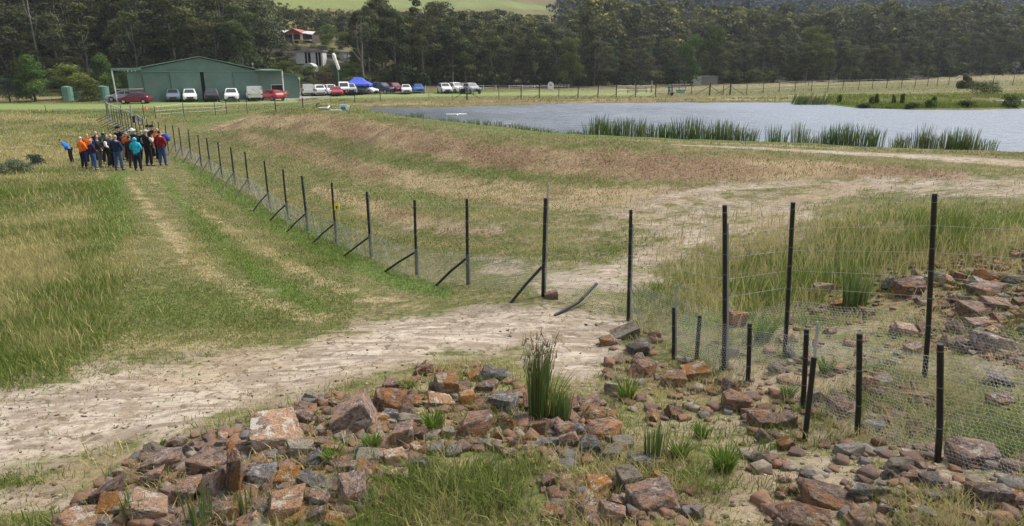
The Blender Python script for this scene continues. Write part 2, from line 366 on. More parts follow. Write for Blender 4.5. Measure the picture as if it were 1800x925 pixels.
    l = np.maximum(l, .9 * _seg([(560,172,2.5),(700,168,4),(900,165,4),(1150,166,3)],x,y)); l = np.maximum(l, .9*_seg([(1490,178,2),(1600,173,3),(1700,172,4)],x,y))
    l = np.maximum(l,.8*_seg([(470,101,3),(480,102,3)],x,y)); l=np.maximum(l,.5*_seg([(560,110,5),(600,110,5)],x,y)); l=np.maximum(l,.6*_seg([(480,6,16),(700,6,20),(870,6,14),(960,15,6)],x,y))
    return d, r, g, s, l
MD, MR, MG, MS, ML = masks(PX, PY)
wood = np.clip((YY - (118 + np.clip((XX + 40) * .55, 0, 50))) / 12, 0, 1) * (1 - np.clip(ML * 2, 0, 1))
wood = np.where((PX < 985) & (YY > 175) & (PX > 470), 0, wood)
ny, nx = XX.shape
idx = np.arange(ny * nx).reshape(ny, nx)
quads = np.stack([idx[:-1, :-1], idx[:-1, 1:], idx[1:, 1:], idx[1:, :-1]], -1).reshape(-1, 4)
def groundmat():
    t = NT('ground_soil_and_turf'); a = t.sep(t.attr('m1').outputs['Color']); b = t.sep(t.attr('m2').outputs['Color'])
    ex = lambda v: t.step(v, .22, .78)
    big = t.noise(.25, 4, .6); mid = t.noise(1.6, 5, .62); fine = t.noise(11, 5, .65); vf = t.noise(60, 3, .6)
    streak = t.noise(1.0, 5, .65, t.scaled((1.1, 5, 1), (0, 0, R(-34))), 1.2)
    tuft = t.noise(5, 4, .7, None, 1.0)
    grain_ = t.math('ADD', t.math('MULTIPLY', fine, .6), t.math('MULTIPLY', vf, .4))
    # base: tired pasture between olive and straw
    base = t.mix(t.step(mid, .34, .66), (.12, .13, .038), (.235, .19, .10)); base = t.mix(t.math('MULTIPLY', t.step(tuft, .5, .62), .7), base, (.15, .115, .07))
    base = t.mix(t.step(fine, .45, .62), base, (.07, .078, .028))
    def soft(m, nz, w=.9, lo=.42, hi=.62): return t.step(t.math('ADD', m, t.math('MULTIPLY', t.math('SUBTRACT', nz, .5), w * 2.1)), lo - .08, hi + .16)
    straw = t.mix(t.step(fine, .38, .62), (.36, .29, .165), (.19, .15, .08))
    c = t.mix(soft(b[0], mid, 1.0), base, straw)
    green = t.mix(t.step(fine, .38, .62), (.125, .175, .042), (.06, .09, .024))
    c = t.mix(soft(a[2], t.math('ADD', t.math('MULTIPLY', mid, .6), t.math('MULTIPLY', fine, .4)), 1.1, .38, .68), c, green)
    red = t.mix(t.step(fine, .40, .60), (.275, .18, .115), (.115, .07, .045)); red = t.mix(t.step(big, .42, .6), red, (.33, .25, .15))
    red = t.mix(t.step(tuft, .5, .7), red, (.24, .19, .10))
    c = t.mix(soft(a[1], t.math('ADD', t.math('MULTIPLY', tuft, .5), t.math('MULTIPLY', mid, .5)), 1.2, .36, .66), c, red)
    lime = t.mix(t.step(fine, .3, .7), (.22, .275, .095), (.155, .205, .06))
    c = t.mix(soft(b[1], mid, .4), c, lime)
    dirt = t.mix(t.step(streak, .38, .62), (.48, .41, .33), (.25, .20, .155))
    dirt = t.mix(t.step(big, .45, .7), dirt, t.mix(t.step(mid, .4, .6), (.40, .31, .20), (.24, .18, .12)))
    dirt = t.mix(t.math('MULTIPLY', t.step(fine, .50, .66), .6), dirt, (.20, .145, .10))
    dirt = t.mix(t.math('MULTIPLY', t.step(tuft, .545, .62), .8), dirt, (.13, .105, .06))
    nz = t.math('ADD', t.math('MULTIPLY', streak, .55), t.math('MULTIPLY', mid, .45))
    dirt = t.mix(t.math('MULTIPLY', t.step(t.noise(2.4, 6, .72), .52, .62), .6), dirt, (.24, .185, .125))
    c = t.mix(soft(a[0], nz, 1.5, .36, .62), c, dirt)
    litter = t.mix(t.step(fine, .3, .7), (.035, .034, .02), (.06, .048, .03))
    c = t.mix(b[2], c, litter)
    hh = t.math('ADD', t.math('MULTIPLY', fine, .7), t.math('MULTIPLY', streak, .8)); hh = t.math('ADD', hh, t.math('MULTIPLY', vf, .3))
    t.bump(hh, .55, .05)
    return t.done(c, .95, .12)
gme = npmesh('ground', np.stack([XX.ravel(), YY.ravel(), ZZ.ravel()], -1), quads, groundmat(), True,
    {'m1': np.stack([MD.ravel(), MR.ravel(), MG.ravel()], -1), 'm2': np.stack([MS.ravel(), ML.ravel(), wood.ravel()], -1)})
tag(link('ground', gme), 'rolling pasture, dam bank and bare sandy track', None, None, 'structure')
# sealed apron in front of the hangar
def strip_on_ground(name, pts, mat, lift, label):
    mb = MB(); vs = []; 
    for a, b in pts: p = at(a, b); vs.append((p[0], p[1], H(p[0], p[1]) + lift))
    mb.add(vs, [tuple(range(len(vs)))]); return tag(mb.build(name, mat), label, None, None, 'structure')

# ================================================================== WATER
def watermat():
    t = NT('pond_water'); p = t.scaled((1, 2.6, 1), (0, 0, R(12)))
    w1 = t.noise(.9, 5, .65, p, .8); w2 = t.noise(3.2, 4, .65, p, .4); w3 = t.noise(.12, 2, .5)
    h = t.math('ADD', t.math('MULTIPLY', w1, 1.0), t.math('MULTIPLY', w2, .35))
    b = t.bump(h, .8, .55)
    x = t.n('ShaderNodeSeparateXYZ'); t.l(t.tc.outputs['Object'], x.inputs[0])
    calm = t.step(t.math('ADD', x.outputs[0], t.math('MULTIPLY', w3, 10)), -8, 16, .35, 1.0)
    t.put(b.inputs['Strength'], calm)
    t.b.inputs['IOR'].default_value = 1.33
    return t.done(t.mix(t.step(t.math('ADD', x.outputs[0], t.math('MULTIPLY', t.math('ADD', w3, t.math('MULTIPLY', w1, 1.6)), 22)), 16, 50), (.035, .04, .045), (.30, .345, .41)), t.step(t.math('ADD', x.outputs[0], t.math('MULTIPLY', w3, 14)), -8, 22, .26, .5), .5)  # reflections painted into the base colour: pale sky at right, dark trees at left
def grown(P, g):
    c = P; out = []
    m = len(P); area = sum(P[i][0] * P[(i + 1) % m][1] - P[(i + 1) % m][0] * P[i][1] for i in range(m)); sg = 1 if area > 0 else -1
    for i in range(m):
        e = P[(i + 1) % m] - P[i - 1]; nn = np.array([e[1], -e[0]]) * sg / (np.hypot(*e) + 1e-9); out.append(P[i] + nn * g)
    return out
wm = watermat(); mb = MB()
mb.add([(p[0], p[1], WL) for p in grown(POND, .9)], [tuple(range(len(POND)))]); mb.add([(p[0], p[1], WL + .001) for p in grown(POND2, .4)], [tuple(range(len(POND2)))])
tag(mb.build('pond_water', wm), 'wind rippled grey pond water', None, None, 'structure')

# ================================================================== GRASS (uncountable: stuff)
def spread(n, x0, x1, y0, y1, ygamma=1.0):
    px = rng.uniform(x0, x1, n); py = y0 + (y1 - y0) * rng.random(n) ** ygamma
    P, T = hit(px, py); P[:, 2] = H(P[:, 0], P[:, 1]); return px, py, P, T
def blades(P, h, w, lean, tint, seg=1, az=None):
    """one bent blade per point"""
    n = len(P); a = rng.uniform(0, 2 * math.pi, n) if az is None else az
    ux, uy = np.cos(a), np.sin(a); b = rng.uniform(0, 2 * math.pi, n); lx, ly = np.cos(b) * lean * h, np.sin(b) * lean * h
    base = P - np.array([0, 0, .015]); U = np.stack([ux, uy, 0 * ux], -1) * (w / 2)[:, None]
    if seg == 1:
        V = np.stack([base - U, base + U, base + np.stack([lx, ly, h], -1)], 1).reshape(-1, 3)
        Fc = np.arange(3 * n).reshape(n, 3); T = np.repeat(tint, 3)
    else:
        mid = base + np.stack([lx * .35, ly * .35, h * .6], -1); tip = base + np.stack([lx, ly, h * .97], -1)
        V = np.stack([base - U, base + U, mid - U * .8, mid + U * .8, tip], 1).reshape(-1, 3); k = (np.arange(n) * 5)[:, None]
        Fc = np.concatenate([k + np.array([0, 1, 3]), k + np.array([0, 3, 2]), k + np.array([2, 3, 4])], 0); T = np.repeat(tint, 5)
    return V, Fc, T
def grassmat(name, green, straw, red=(.25, .155, .09), trans=.3):
    t = NT(name); a = t.attr('tint').outputs['Fac']; k = t.mix(t.step(a, .25, .75), green, straw); k = t.mix(t.step(a, 1.2, 1.8), k, red)
    k = t.mix(t.math('MULTIPLY', t.step(t.noise(.7, 3), .3, .7), .35), k, tuple(v * .6 for v in green))
    t.done(k, .8, .15); tr = t.n('ShaderNodeBsdfTranslucent'); t.l(k, tr.inputs[0]); m = t.n('ShaderNodeMixShader'); m.inputs[0].default_value = trans
    t.l(t.b.outputs[0], m.inputs[1]); t.l(tr.outputs[0], m.inputs[2]); t.l(m.outputs[0], t.out.inputs[0]); return t.mat
GRASS = grassmat('pasture_grass', (.165, .22, .045), (.50, .43, .20))
def wet(P): 
    d = np.minimum(sdist(POND, P[:, 0], P[:, 1]), sdist(POND2, P[:, 0], P[:, 1])); return d < .3
def field(name, label, n, box, hfun, wfun, keep, tintf, lean=.4, seg=1, ygamma=1.0):
    px, py, P, T = spread(n, *box, ygamma)
    d, r, g, s, l = masks(px, py)
    ok = (T < 230) & ~wet(P) & (rng.random(n) < keep(px, py, P, d, r, g, s, l))
    px, py, P, T, d, r, g, s, l = (q[ok] for q in (px, py, P, T, d, r, g, s, l)); m = len(px)
    h = hfun(px, py, P, T, g, s, d, r) * rng.uniform(.55, 1.3, m); w = wfun(T) * rng.uniform(.6, 1.4, m)
    tint = np.clip(tintf(px, py, P, g, s, r, d) + rng.normal(0, .2, m), 0, 2)
    V, Fc, TT = blades(P, h, w, rng.uniform(0, 2 * lean, m), tint, seg)
    o = link(name, npmesh(name, V, Fc, GRASS, False, {'tint': TT})); tag(o, label, 'grass', None, 'stuff'); return o
def patch(P, sc, ox=0): return fbm(P[:, 0], P[:, 1], sc, 3, ox)
# left paddock: tall seeding grass, shorter beside the wheel tracks
def patch_(px, py): return fbm(px, py, .03, 3)
def tall(px, py):      # 1 in the uncut paddock left of the tracks
    edge = (patch_(px, py) - .5) * 60 + np.interp(py, [200, 260, 300, 360, 420, 500, 600, 680], [330, 200, 165, 190, 210, 190, 150, 60]); return np.clip((edge - px) / 110 + .5, 0, 1)
field('paddock_grass', 'tall green and straw pasture grass of the left paddock', 210000, (-60, 620, 196, 690),
      lambda px, py, P, T, g, s, d, r: (.05 + .11 * tall(px, py) * np.clip(patch(P, .5, 4) * 1.6, .4, 1.2)) * np.clip(1 + (T - 20) * .01, 1, 1.5),
      lambda T: .0018 * T ** .85 + .004,
      lambda px, py, P, d, r, g, s, l: np.clip(1.0 - d * 1.35, .008, 1) * np.where(tall(px, py) > .2, 1, .55),
      lambda px, py, P, g, s, r, d: .16 + s * .6 - g * .35 + (patch(P, .3, 8) - .42) * 1.9 + .15 * tall(px, py), .45)
field('track_grass', 'short turf between and beside the wheel tracks', 80000, (180, 1100, 280, 600),
      lambda px, py, P, T, g, s, d, r: .045 + .03 * g, lambda T: .0015 * T ** .85 + .003,
      lambda px, py, P, d, r, g, s, l: np.clip(.75 - d * 1.3, .006, 1) * (1 - tall(px, py)),
      lambda px, py, P, g, s, r, d: .25 + s * .5 - g * .6 + (patch(P, .8, 8) - .5) * 1.6, .5)
field('bank_grass', 'dry reddish and olive grass on the dam bank', 130000, (330, 1900, 186, 470),
      lambda px, py, P, T, g, s, d, r: .05 + .08 * patch(P, .7, 2), lambda T: .0016 * T ** .85 + .003,
      lambda px, py, P, d, r, g, s, l: np.clip(.8 - d * 1.1, .01, 1) * (1 - tall(px, py)),
      lambda px, py, P, g, s, r, d: np.where(r + (patch(P, 1.2, 6) - .5) * 1.3 > .42, np.where(rng.random(len(px)) < .7, 1.7, .95), .4 - g * .5 + s * .4 + (patch(P, .8, 8) - .5) * 2.0), .5)
field('far_grass', 'seeding pasture grass around the hangar and far fence', 60000, (-60, 1860, 128, 200),
      lambda px, py, P, T, g, s, d, r: .10 + .10 * patch(P, .1, 2), lambda T: .0012 * T ** .95 + .0,
      lambda px, py, P, d, r, g, s, l: np.clip(1 - l * 1.6 - d, 0, 1) * (P[:, 1] < 118 + np.clip((P[:, 0] + 40) * .55, 0, 50)),
      lambda px, py, P, g, s, r, d: .3 + s * .5 - g * .4 + (patch(P, .15, 8) - .5) * 1.6, .4)
def fore_keep(px, py, P, d, r, g, s, l):
    z = .42 + .6 * blob(850, 870, 190, 70, px, py) + .5 * blob(760, 640, 120, 40, px, py) + .5 * blob(80, 840, 220, 26, px, py) + .45 * blob(1480, 820, 260, 100, px, py) + .6 * blob(1400, 530, 230, 65, px, py) + .8 * blob(1660, 410, 200, 40, px, py) + .55 * blob(1700, 640, 160, 80, px, py) + .5 * blob(1180, 560, 90, 50, px, py) + .5 * blob(1050, 660, 120, 50, px, py) + .5*blob(1200,860,160,60,px,py)
    z = z * np.clip(1.2 - d * .9, .1, 1); z = z * np.clip((patch(P, 1.6, 7) - .28) * 3.2, 0, 1.3)
    z = np.where((py < 640) & (px < 1080), z * .04, z); return np.clip(z, 0, 1)
field('foreground_grass', 'green and dry grass growing among the foreground rocks', 150000, (-40, 1860, 380, 1010),
      lambda px, py, P, T, g, s, d, r: (.07 + .11 * patch(P, 1.0, 2)) * np.where(d > .5, .4, 1) + .03 * blob(850, 870, 190, 70, px, py) + .15 * blob(1400, 500, 240, 60, px, py) + .24 * blob(1660, 400, 200, 40, px, py),
      lambda T: .0011 * T ** .9 + .0022, fore_keep,
      lambda px, py, P, g, s, r, d: .40 - g * .2 - .35 * blob(1400, 470, 240, 80, px, py) - .35 * blob(1680, 400, 180, 40, px, py) + (patch(P, 1.1, 8) - .45) * 2.2, .6, 2)
field('seed_stalks', 'pale dry seed stalks standing above the channel grass', 7000, (1150, 1860, 360, 640),
      lambda px, py, P, T, g, s, d, r: .42 + 0 * T, lambda T: .0008 * T + .003,
      lambda px, py, P, d, r, g, s, l: np.clip(blob(1450, 440, 280, 60, px, py) + .5*blob(1300,520,120,60,px,py), 0, 1),
      lambda px, py, P, g, s, r, d: 1.0 + 0 * px, .35, 2)
field('paddock_seed_heads', 'pale seed stalks and heads standing above the left paddock grass', 14000, (-60, 330, 200, 680),
      lambda px, py, P, T, g, s, d, r: .26 + 0 * T, lambda T: .0009 * T ** .9 + .002,
      lambda px, py, P, d, r, g, s, l: tall(px, py) * np.clip((patch(P, .5, 21) - .3) * 2.5, .05, 1) * np.clip(1 - d * 1.4, 0, 1), lambda px, py, P, g, s, r, d: .9 + 0 * px, .45, 2)
field('bank_stalks', 'thin dry weed stalks on the dam bank', 1500, (380, 1500, 205, 420),
      lambda px, py, P, T, g, s, d, r: .5 + 0 * T, lambda T: .0005 * T + .002,
      lambda px, py, P, d, r, g, s, l: np.clip(.8 - d, 0, 1), lambda px, py, P, g, s, r, d: .95 + 0 * px, .12)
# ================================================================== TREES
BARK = grain('pale_gum_bark', (.24, .215, .18), (.11, .09, .075), (2, 2, .6))
BARKD = grain('dark_bark', (.10, .08, .06), (.05, .04, .032), (2, 2, .6))
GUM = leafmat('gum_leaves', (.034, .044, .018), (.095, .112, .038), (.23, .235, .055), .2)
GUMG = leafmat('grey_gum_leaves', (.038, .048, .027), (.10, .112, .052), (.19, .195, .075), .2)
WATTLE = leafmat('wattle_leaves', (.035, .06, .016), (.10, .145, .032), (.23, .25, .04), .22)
GUMH = leafmat('haze_tinted_gum_leaves', (.028, .046, .048), (.052, .076, .074), None, .15)  # bluish distance haze put into the leaf colours
FRESH = leafmat('fresh_green_leaves', (.055, .085, .022), (.14, .19, .04), (.26, .29, .055), .25)
BLUEG = leafmat('blue_green_leaves', (.025, .045, .032), (.055, .085, .060), None, .2)
BROWNL = leafmat('brown_leaves', (.06, .05, .028), (.13, .10, .055), None, .2)
def crown_arrays(seed, Hh, Rr, base=.35, nb=18, nf=3600, leaf=.38, shape='gum', flat=.7):
    g = np.random.default_rng(seed); C_ = []; Rb = []; tint = []
    for i in range(nb):
        u = g.random(); zz = base + (1 - base) * (u ** .8)
        if shape == 'gum': prof = math.sin(math.pi * min(1, (.18 + .82 * (zz - base) / (1 - base)) * .93)) ** .7
        elif shape == 'cone': prof = (1 - (zz - base) / (1 - base)) ** .75 + .12
        else: prof = math.sqrt(max(.05, 1 - ((zz - base) / (1 - base) * 1.25 - .45) ** 2))
        a = g.uniform(0, 2 * math.pi); rr = Rr * prof * math.sqrt(g.uniform(.15, 1)) * .82
        rb = Rr * g.uniform(.30, .52) * (.6 + .4 * prof)
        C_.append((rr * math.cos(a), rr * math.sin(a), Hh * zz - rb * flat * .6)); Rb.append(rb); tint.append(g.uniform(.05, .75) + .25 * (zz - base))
    C_.append((0, 0, Hh - Rb[0] * .8)); Rb.append(Rr * .32); tint.append(.7)
    C_ = np.array(C_); Rb = np.array(Rb); tint = np.array(tint)
    k = g.choice(len(Rb), nf, p=Rb ** 2 / (Rb ** 2).sum())
    d = g.normal(0, 1, (nf, 3)); d /= np.linalg.norm(d, axis=1)[:, None]; d[:, 2] = np.where(d[:, 2] < -.45, -d[:, 2], d[:, 2])
    rad = Rb[k] * (1 - .45 * g.random(nf) ** 2) * (1 + .12 * g.normal(0, 1, nf))
    P = C_[k] + d * rad[:, None] * np.array([1, 1, flat])
    nrm = d * .8 + g.normal(0, .55, (nf, 3)) + np.array([0, 0, .35]); nrm /= np.linalg.norm(nrm, axis=1)[:, None]
    t1 = np.cross(nrm, g.normal(0, 1, (nf, 3))); t1 /= np.linalg.norm(t1, axis=1)[:, None] + 1e-9; t2 = np.cross(nrm, t1)
    s = (leaf * g.uniform(.5, 1.3, nf))[:, None]
    V = np.stack([P - t1 * s * .5, P + t2 * s * .32, P + t1 * s * .5 - nrm * s * .12, P - t2 * s * .32], 1).reshape(-1, 3)
    tt = np.clip(tint[k] * .75 + .22 * d[:, 2] + g.normal(0, .1, nf), 0, 1)  # paler towards crown and clump tops, highlights put into the leaf tint
    return V, np.arange(4 * nf).reshape(nf, 4), np.repeat(tt, 4), C_, Rb
def trunk_mb(seed, Hh, centres, r0, nl=6, lean=.03, base=.35, fork=False):
    g = np.random.default_rng(seed + 99); mb = MB(); pts = [Vector((0, 0, -.3))]; lx, ly = g.uniform(-lean, lean, 2)
    for i in range(1, 7):
        z = Hh * .85 * i / 6; pts.append(Vector((lx * z + g.normal(0, .012) * Hh * .5, ly * z + g.normal(0, .012) * Hh * .5, z)))
    mb.path(pts, [r0 * (1.25, 1, .85, .7, .52, .34, .12)[i] for i in range(7)], 7)
    for c in sorted(centres.tolist(), key=lambda q: g.random())[:nl]:
        i = int(np.clip(c[2] / (Hh * .85) * 6 - g.uniform(1.0, 2.2), 1, 5)); p = pts[i]; q = Vector(c); m = p.lerp(q, .5) + Vector((0, 0, -.04 * Hh))
        mb.path([p, m, q], [r0 * .38, r0 * .26, r0 * .07], 5, caps=False)
    return mb
class Kind:
    def __init__(s, name, seeds, Hh, Rr, leafm, barkm, r0, **kw):
        s.v = []; s.name = name; s.H = Hh
        for sd in seeds:
            V, Fc, T, Cc, Rb = crown_arrays(sd, Hh, Rr, **kw)
            cm = npmesh(name + '_crown', V, Fc, leafm, False, {'tint': T})
            t = trunk_mb(sd, Hh, Cc, r0, base=kw.get('base', .35)); me = bpy.data.meshes.new(name + '_trunk')
            me.from_pydata([tuple(p) for p in t.v], [], t.f); me.materials.append(barkm); me.polygons.foreach_set('use_smooth', [True] * len(t.f)); me.update()
            s.v.append((cm, me))
    def put(s, x, y, hgt, label, group=None, wid=1.0, mat=None, cat='tree', z=None):
        cm, tm = s.v[rng.integers(len(s.v))]; z = float(H(x, y)) if z is None else z
        e = empty(s.name, (x, y, z - .1), label, cat, group, rng.uniform(0, 6.28)); k = hgt / s.H; e.scale = (k * wid, k * wid, k)
        link('trunk', tm, e); link('crown', cm, e); return e
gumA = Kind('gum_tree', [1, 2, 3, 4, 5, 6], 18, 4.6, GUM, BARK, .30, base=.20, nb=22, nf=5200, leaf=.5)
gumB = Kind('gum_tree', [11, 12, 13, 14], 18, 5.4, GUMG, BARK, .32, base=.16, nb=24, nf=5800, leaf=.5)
slim = Kind('slender_gum_tree', [21, 22, 23], 18, 3.0, GUM, BARK, .22, base=.18, nb=18, nf=3600, leaf=.46, shape='gum')
wat = Kind('wattle_tree', [31, 32, 33], 8, 3.4, WATTLE, BARKD, .2, base=.08, nb=26, nf=5200, leaf=.30, shape='round')
con = Kind('dense_tree', [41, 42], 10, 4.2, WATTLE, BARKD, .25, base=.06, nb=34, nf=7000, leaf=.32, shape='cone')
rnd = Kind('olive_bush_tree', [53], 7, 2.7, FRESH, BARKD, .18, base=.02, nb=44, nf=9500, leaf=.24, shape='round')
fre = Kind('bright_green_tree', [51, 52], 7, 3.2, FRESH, BARKD, .18, base=.10, nb=24, nf=5000, leaf=.28, shape='round')
blu = Kind('blue_green_tree', [61, 62], 13, 5.5, BLUEG, BARKD, .3, base=.15, nb=30, nf=6500, leaf=.36, shape='round')
brn = Kind('brown_tree', [71], 7, 3.6, BROWNL, BARKD, .2, base=.12, nb=22, nf=4200, leaf=.28, shape='round')
def pxat(px, dist): 
    a = atd(px, dist); return a[0], a[1]
def wood_edge(x):      # world y of the front edge of the wood
    return float(np.interp(x, [-120, -60, -45, -30, -18, -5, 20, 60, 100, 150, 200], [120, 117, 119, 129, 142, 152, 158, 165, 172, 182, 190]))
HOUSE = at(517, 76); HOUSE = atd(517, 178); SHED = atd(549, 157)
def clear(x, y):       # keep the sight lines to the houses and lawns open
    px, py, t = project(np.array(x), np.array(y), H(x, y) + 3); px = float(px)
    if 458 < px < 634 and 100 < y < 205: return True
    return False
    return False
cand = []
for row in range(5):
    x = -112.0 + row * 1.7
    while x < 215:
        y = wood_edge(x) + row * 9 + rng.uniform(-2.5, 3); xx = x + rng.uniform(-1.2, 1.2)
        px, py, t = project(np.array(xx), np.array(y), float(H(xx, y)))
        if -60 < float(px) < 1835 and not clear(xx, y): cand.append((xx, y, row))
        x += 4.9 if row else 4.3
GL = {0: ('tall olive gum tree with pale trunk in the wood behind the pond', 'gum trees of the wood behind the pond'),
      1: ('broad grey-green gum tree in the wood behind the pond', 'gum trees of the wood behind the pond'),
      2: ('slender dark gum tree in the wood behind the pond', 'gum trees of the wood behind the pond'),
      3: ('tall olive gum tree with pale trunk on the slope behind the hangar', 'gum trees behind the hangar'),
      4: ('broad grey-green gum tree on the slope behind the hangar', 'gum trees behind the hangar'),
      5: ('slender dark gum tree on the slope behind the hangar', 'gum trees behind the hangar')}
LM = [(60, 'at the far left'), (110, 'above the dark cone-shaped tree'), (175, 'behind the left water tanks'), (235, 'behind the hangar awning'), (300, 'behind the left roof slope of the hangar'), (350, 'left of the hangar ridge'), (400, 'above the hangar ridge'), (470, 'behind the right roof slope of the hangar'), (560, 'near the red-gabled house'), (620, 'behind the windsock'), (660, 'behind the marquee'), (700, 'behind the maroon wagon'), (760, 'behind the blue hatchback'), (810, 'behind the right-hand group of cars'), (860, 'just right of the last parked cars'), (930, 'left of the round-topped sign'), (1010, 'behind the round-topped sign'), (1050, 'left of the straight bare trunk'), (1100, 'right of the straight bare trunk'), (1165, 'behind the left timber rail'), (1215, 'left of the grey timber shed'), (1262, 'behind the grey timber shed'), (1320, 'right of the grey timber shed'), (1390, 'behind the middle of the right paddock'), (1460, 'behind the leaning reeds'), (1535, 'left of the log pile'), (1610, 'behind the log pile'), (1680, 'right of the log pile'), (1710, 'above the round grey-green bush'), (1755, 'above the spreading shrub'), (1790, 'near the right edge of the picture'), (9999, 'at the far right')]
RW = ['front-row', 'second-row', 'third-row', 'fourth-row', 'rearmost']
_tl = set()
for (x, y, row) in cand:
    k = rng.choice(3, p=[.5, .3, .2]); left = x < -12; px_ = float(project(np.array(x), np.array(y), float(H(x, y)))[0]); lm = next(i for i, (q, t) in enumerate(LM) if px_ < q)
    for k2 in (k, (k + 1) % 3, (k + 2) % 3):
        if (row, k2, lm) not in _tl: k = k2; break
    _tl.add((row, k, lm))
    K_ = (gumA, gumB, slim)[k]; gr = GL[3 if left else 0][1]; la = '%s %s gum tree %s' % (RW[row], ('tall olive', 'broad grey-green', 'slender dark')[k], next(t for q, t in LM if px_ < q))
    h = rng.uniform(10.3, 14.6) * (1.28 if left else 1.0) * (.85 if row == 0 else 1) * (.72 if x > 20 else .95 if x > -52 else 1)
    K_.put(x, y, h, la, gr, rng.uniform(.85, 1.2))
print('gums', len(cand))
# individual trees one can point to
def one(K_, px, pyfoot, ytop, label, wid=1.0, dist=None, group=None, cat='tree'):
    p = atd(px, dist) if dist else at(px, pyfoot); t = project(np.array(p[0]), np.array(p[1]), np.array(p[2]))[2]
    fy = float(project(np.array(p[0]), np.array(p[1]), np.array(p[2]))[1]); hgt = (fy - ytop) / F * float(t) * .90
    return K_.put(p[0], p[1], hgt, label, group, wid, cat=cat)
one(con, 62, 168, 90, 'dense dark green cone-shaped tree at the far left edge of the mown grass', 1.05, dist=99)
one(blu, 18, 168, 132, 'low grey-green tree beside the dark cone-shaped tree at far left', 1.2, dist=98)
one(rnd, 155, 178, 121, 'rounded olive-green bushy tree in front of the green water tanks', 1.05)
one(fre, 128, 172, 110, 'pale green tree rising behind the left water tank', 1.3, dist=104)
one(con, 190, 172, 88, 'tall dark green tree between the water tanks and the hangar', .9, dist=104)
one(con, 222, 172, 118, 'dark green tree behind the hangar awning post', 1.1, dist=110)
one(blu, 435, 150, 10, 'large blue-green tree towering over the hangar roof', .95, dist=150)
one(gumB, 330, 150, 22, 'spreading gum tree with pale bare limbs right behind the hangar', 1.3, dist=122)
for i, (px, yt, K_, d, lab, w) in enumerate([(500, 103, wat, 118, 'dark leafy tree right behind the lean-to end of the hangar', 1.3), (480, 118, wat, 112, 'round dark bush peeping over the hangar roof slope', 1.5),
      (525, 128, wat, 124, 'green wattle behind the white utes beside the hangar', 1.2), (548, 136, wat, 122, 'small green wattle above the parked white car', 1.3), (575, 122, brn, 128, 'brown-leaved rounded tree left of the windsock', 1.2), (603, 118, wat, 132, 'dark green tree behind the windsock pole', 1.3),
      (505, 70, gumB, 150, 'grey-green tree in front of the red-gabled house', 1.3), (655, 122, brn, 134, 'brown-leaved bush behind the blue marquee', 1.3), (676, 122, fre, 137, 'bright yellow-green tree behind the dark red car', 1.1), (702, 116, wat, 139, 'dark rounded tree behind the white sedan', 1.2),
      (580, 40, wat, 192, 'leafy green tree right of the red-gabled house', 1.3), (612, 55, wat, 180, 'green tree above the small grey shed on the hillside', 1.2), (570, 78, blu, 168, 'low grey-green bush between the house and the white shed', 1.6), (590, 82, wat, 168, 'low green bush above the retaining wall', 1.7), (545, 85, blu, 170, 'dark hedge bush below the house terrace', 1.7),
      (465, 60, gumB, 160, 'tall gum tree left of the house', 1.0), (640, 30, gumA, 158, 'tall gum standing behind the bare white gum', 1.1), (630, 95, wat, 150, 'dark bush at the foot of the hillside behind the marquee', 1.3)]):
    one(K_, px, 0, yt, lab, w, dist=d)
one(gumA, 500, 0, 22, 'gum tree on the rise behind the red-gabled house', 1.0, dist=205); one(gumB, 540, 0, 18, 'broad gum tree behind the house roof', 1.1, dist=212)
one(gumA, 575, 0, 20, 'gum tree on the rise right of the house', 1.1, dist=208); one(gumB, 612, 0, 22, 'grey-green gum tree above the shed on the rise', 1.1, dist=206)
for px, yt, d in [(1003, 60, 152), (1212, 58, 158), (1250, 42, 164), (1418, 40, 172), (1438, 55, 168), (1610, 70, 176)]:
    one(wat if px != 1610 else slim, px, 0, yt, {1003: 'yellow-tipped bushy gum near the round-topped white sign', 1212: 'bushy yellow-green tree left above the grey shed', 1250: 'tall bright-crowned tree right above the grey shed', 1418: 'tall yellow-tipped tree at the middle of the right-hand wood', 1438: 'bushy olive tree beside the yellow-tipped tree', 1610: 'slim pointed olive tree near the log pile'}[px], .62, dist=d)
for i, (px, yt, d, K_, w, lab) in enumerate([(487, 74, 171, wat, 1.6, 'low green bush at the left end of the house'), (505, 77, 172, blu, 1.6, 'dark bush below the left wing of the house'), (527, 76, 170, wat, 1.7, 'green bush in front of the house deck'), (556, 73, 174, blu, 1.6, 'dark bush at the right end of the house deck'), (578, 68, 176, wat, 1.6, 'green bush right of the house'), (600, 70, 172, gumB, 1.2, 'grey-green tree left of the garden shed'),
      (492, 92, 150, wat, 1.5, 'bush above the hangar roof end left of the white shed'), (512, 96, 148, gumB, 1.5, 'dark gum left of the white shed'), (530, 112, 140, wat, 1.7, 'bush below the left end of the white shed'), (553, 114, 138, fre, 1.6, 'bright green bush below the hothouse'), (575, 116, 139, wat, 1.6, 'green bush below the retaining wall'), (592, 112, 142, wat, 1.5, 'dark green bush left of the windsock tip'), (616, 108, 143, wat, 1.6, 'dark green bush between the windsock and the bare gum'), (628, 84, 165, wat, 1.3, 'dark tree behind the bare gum'), (512, 122, 122, wat, 1.5, 'low dark tree over the lean-to roof of the hangar'), (618, 132, 126, wat, 1.5, 'low dark bush left of the marquee peak')]): one(K_, px, 0, yt, lab, w, dist=d)
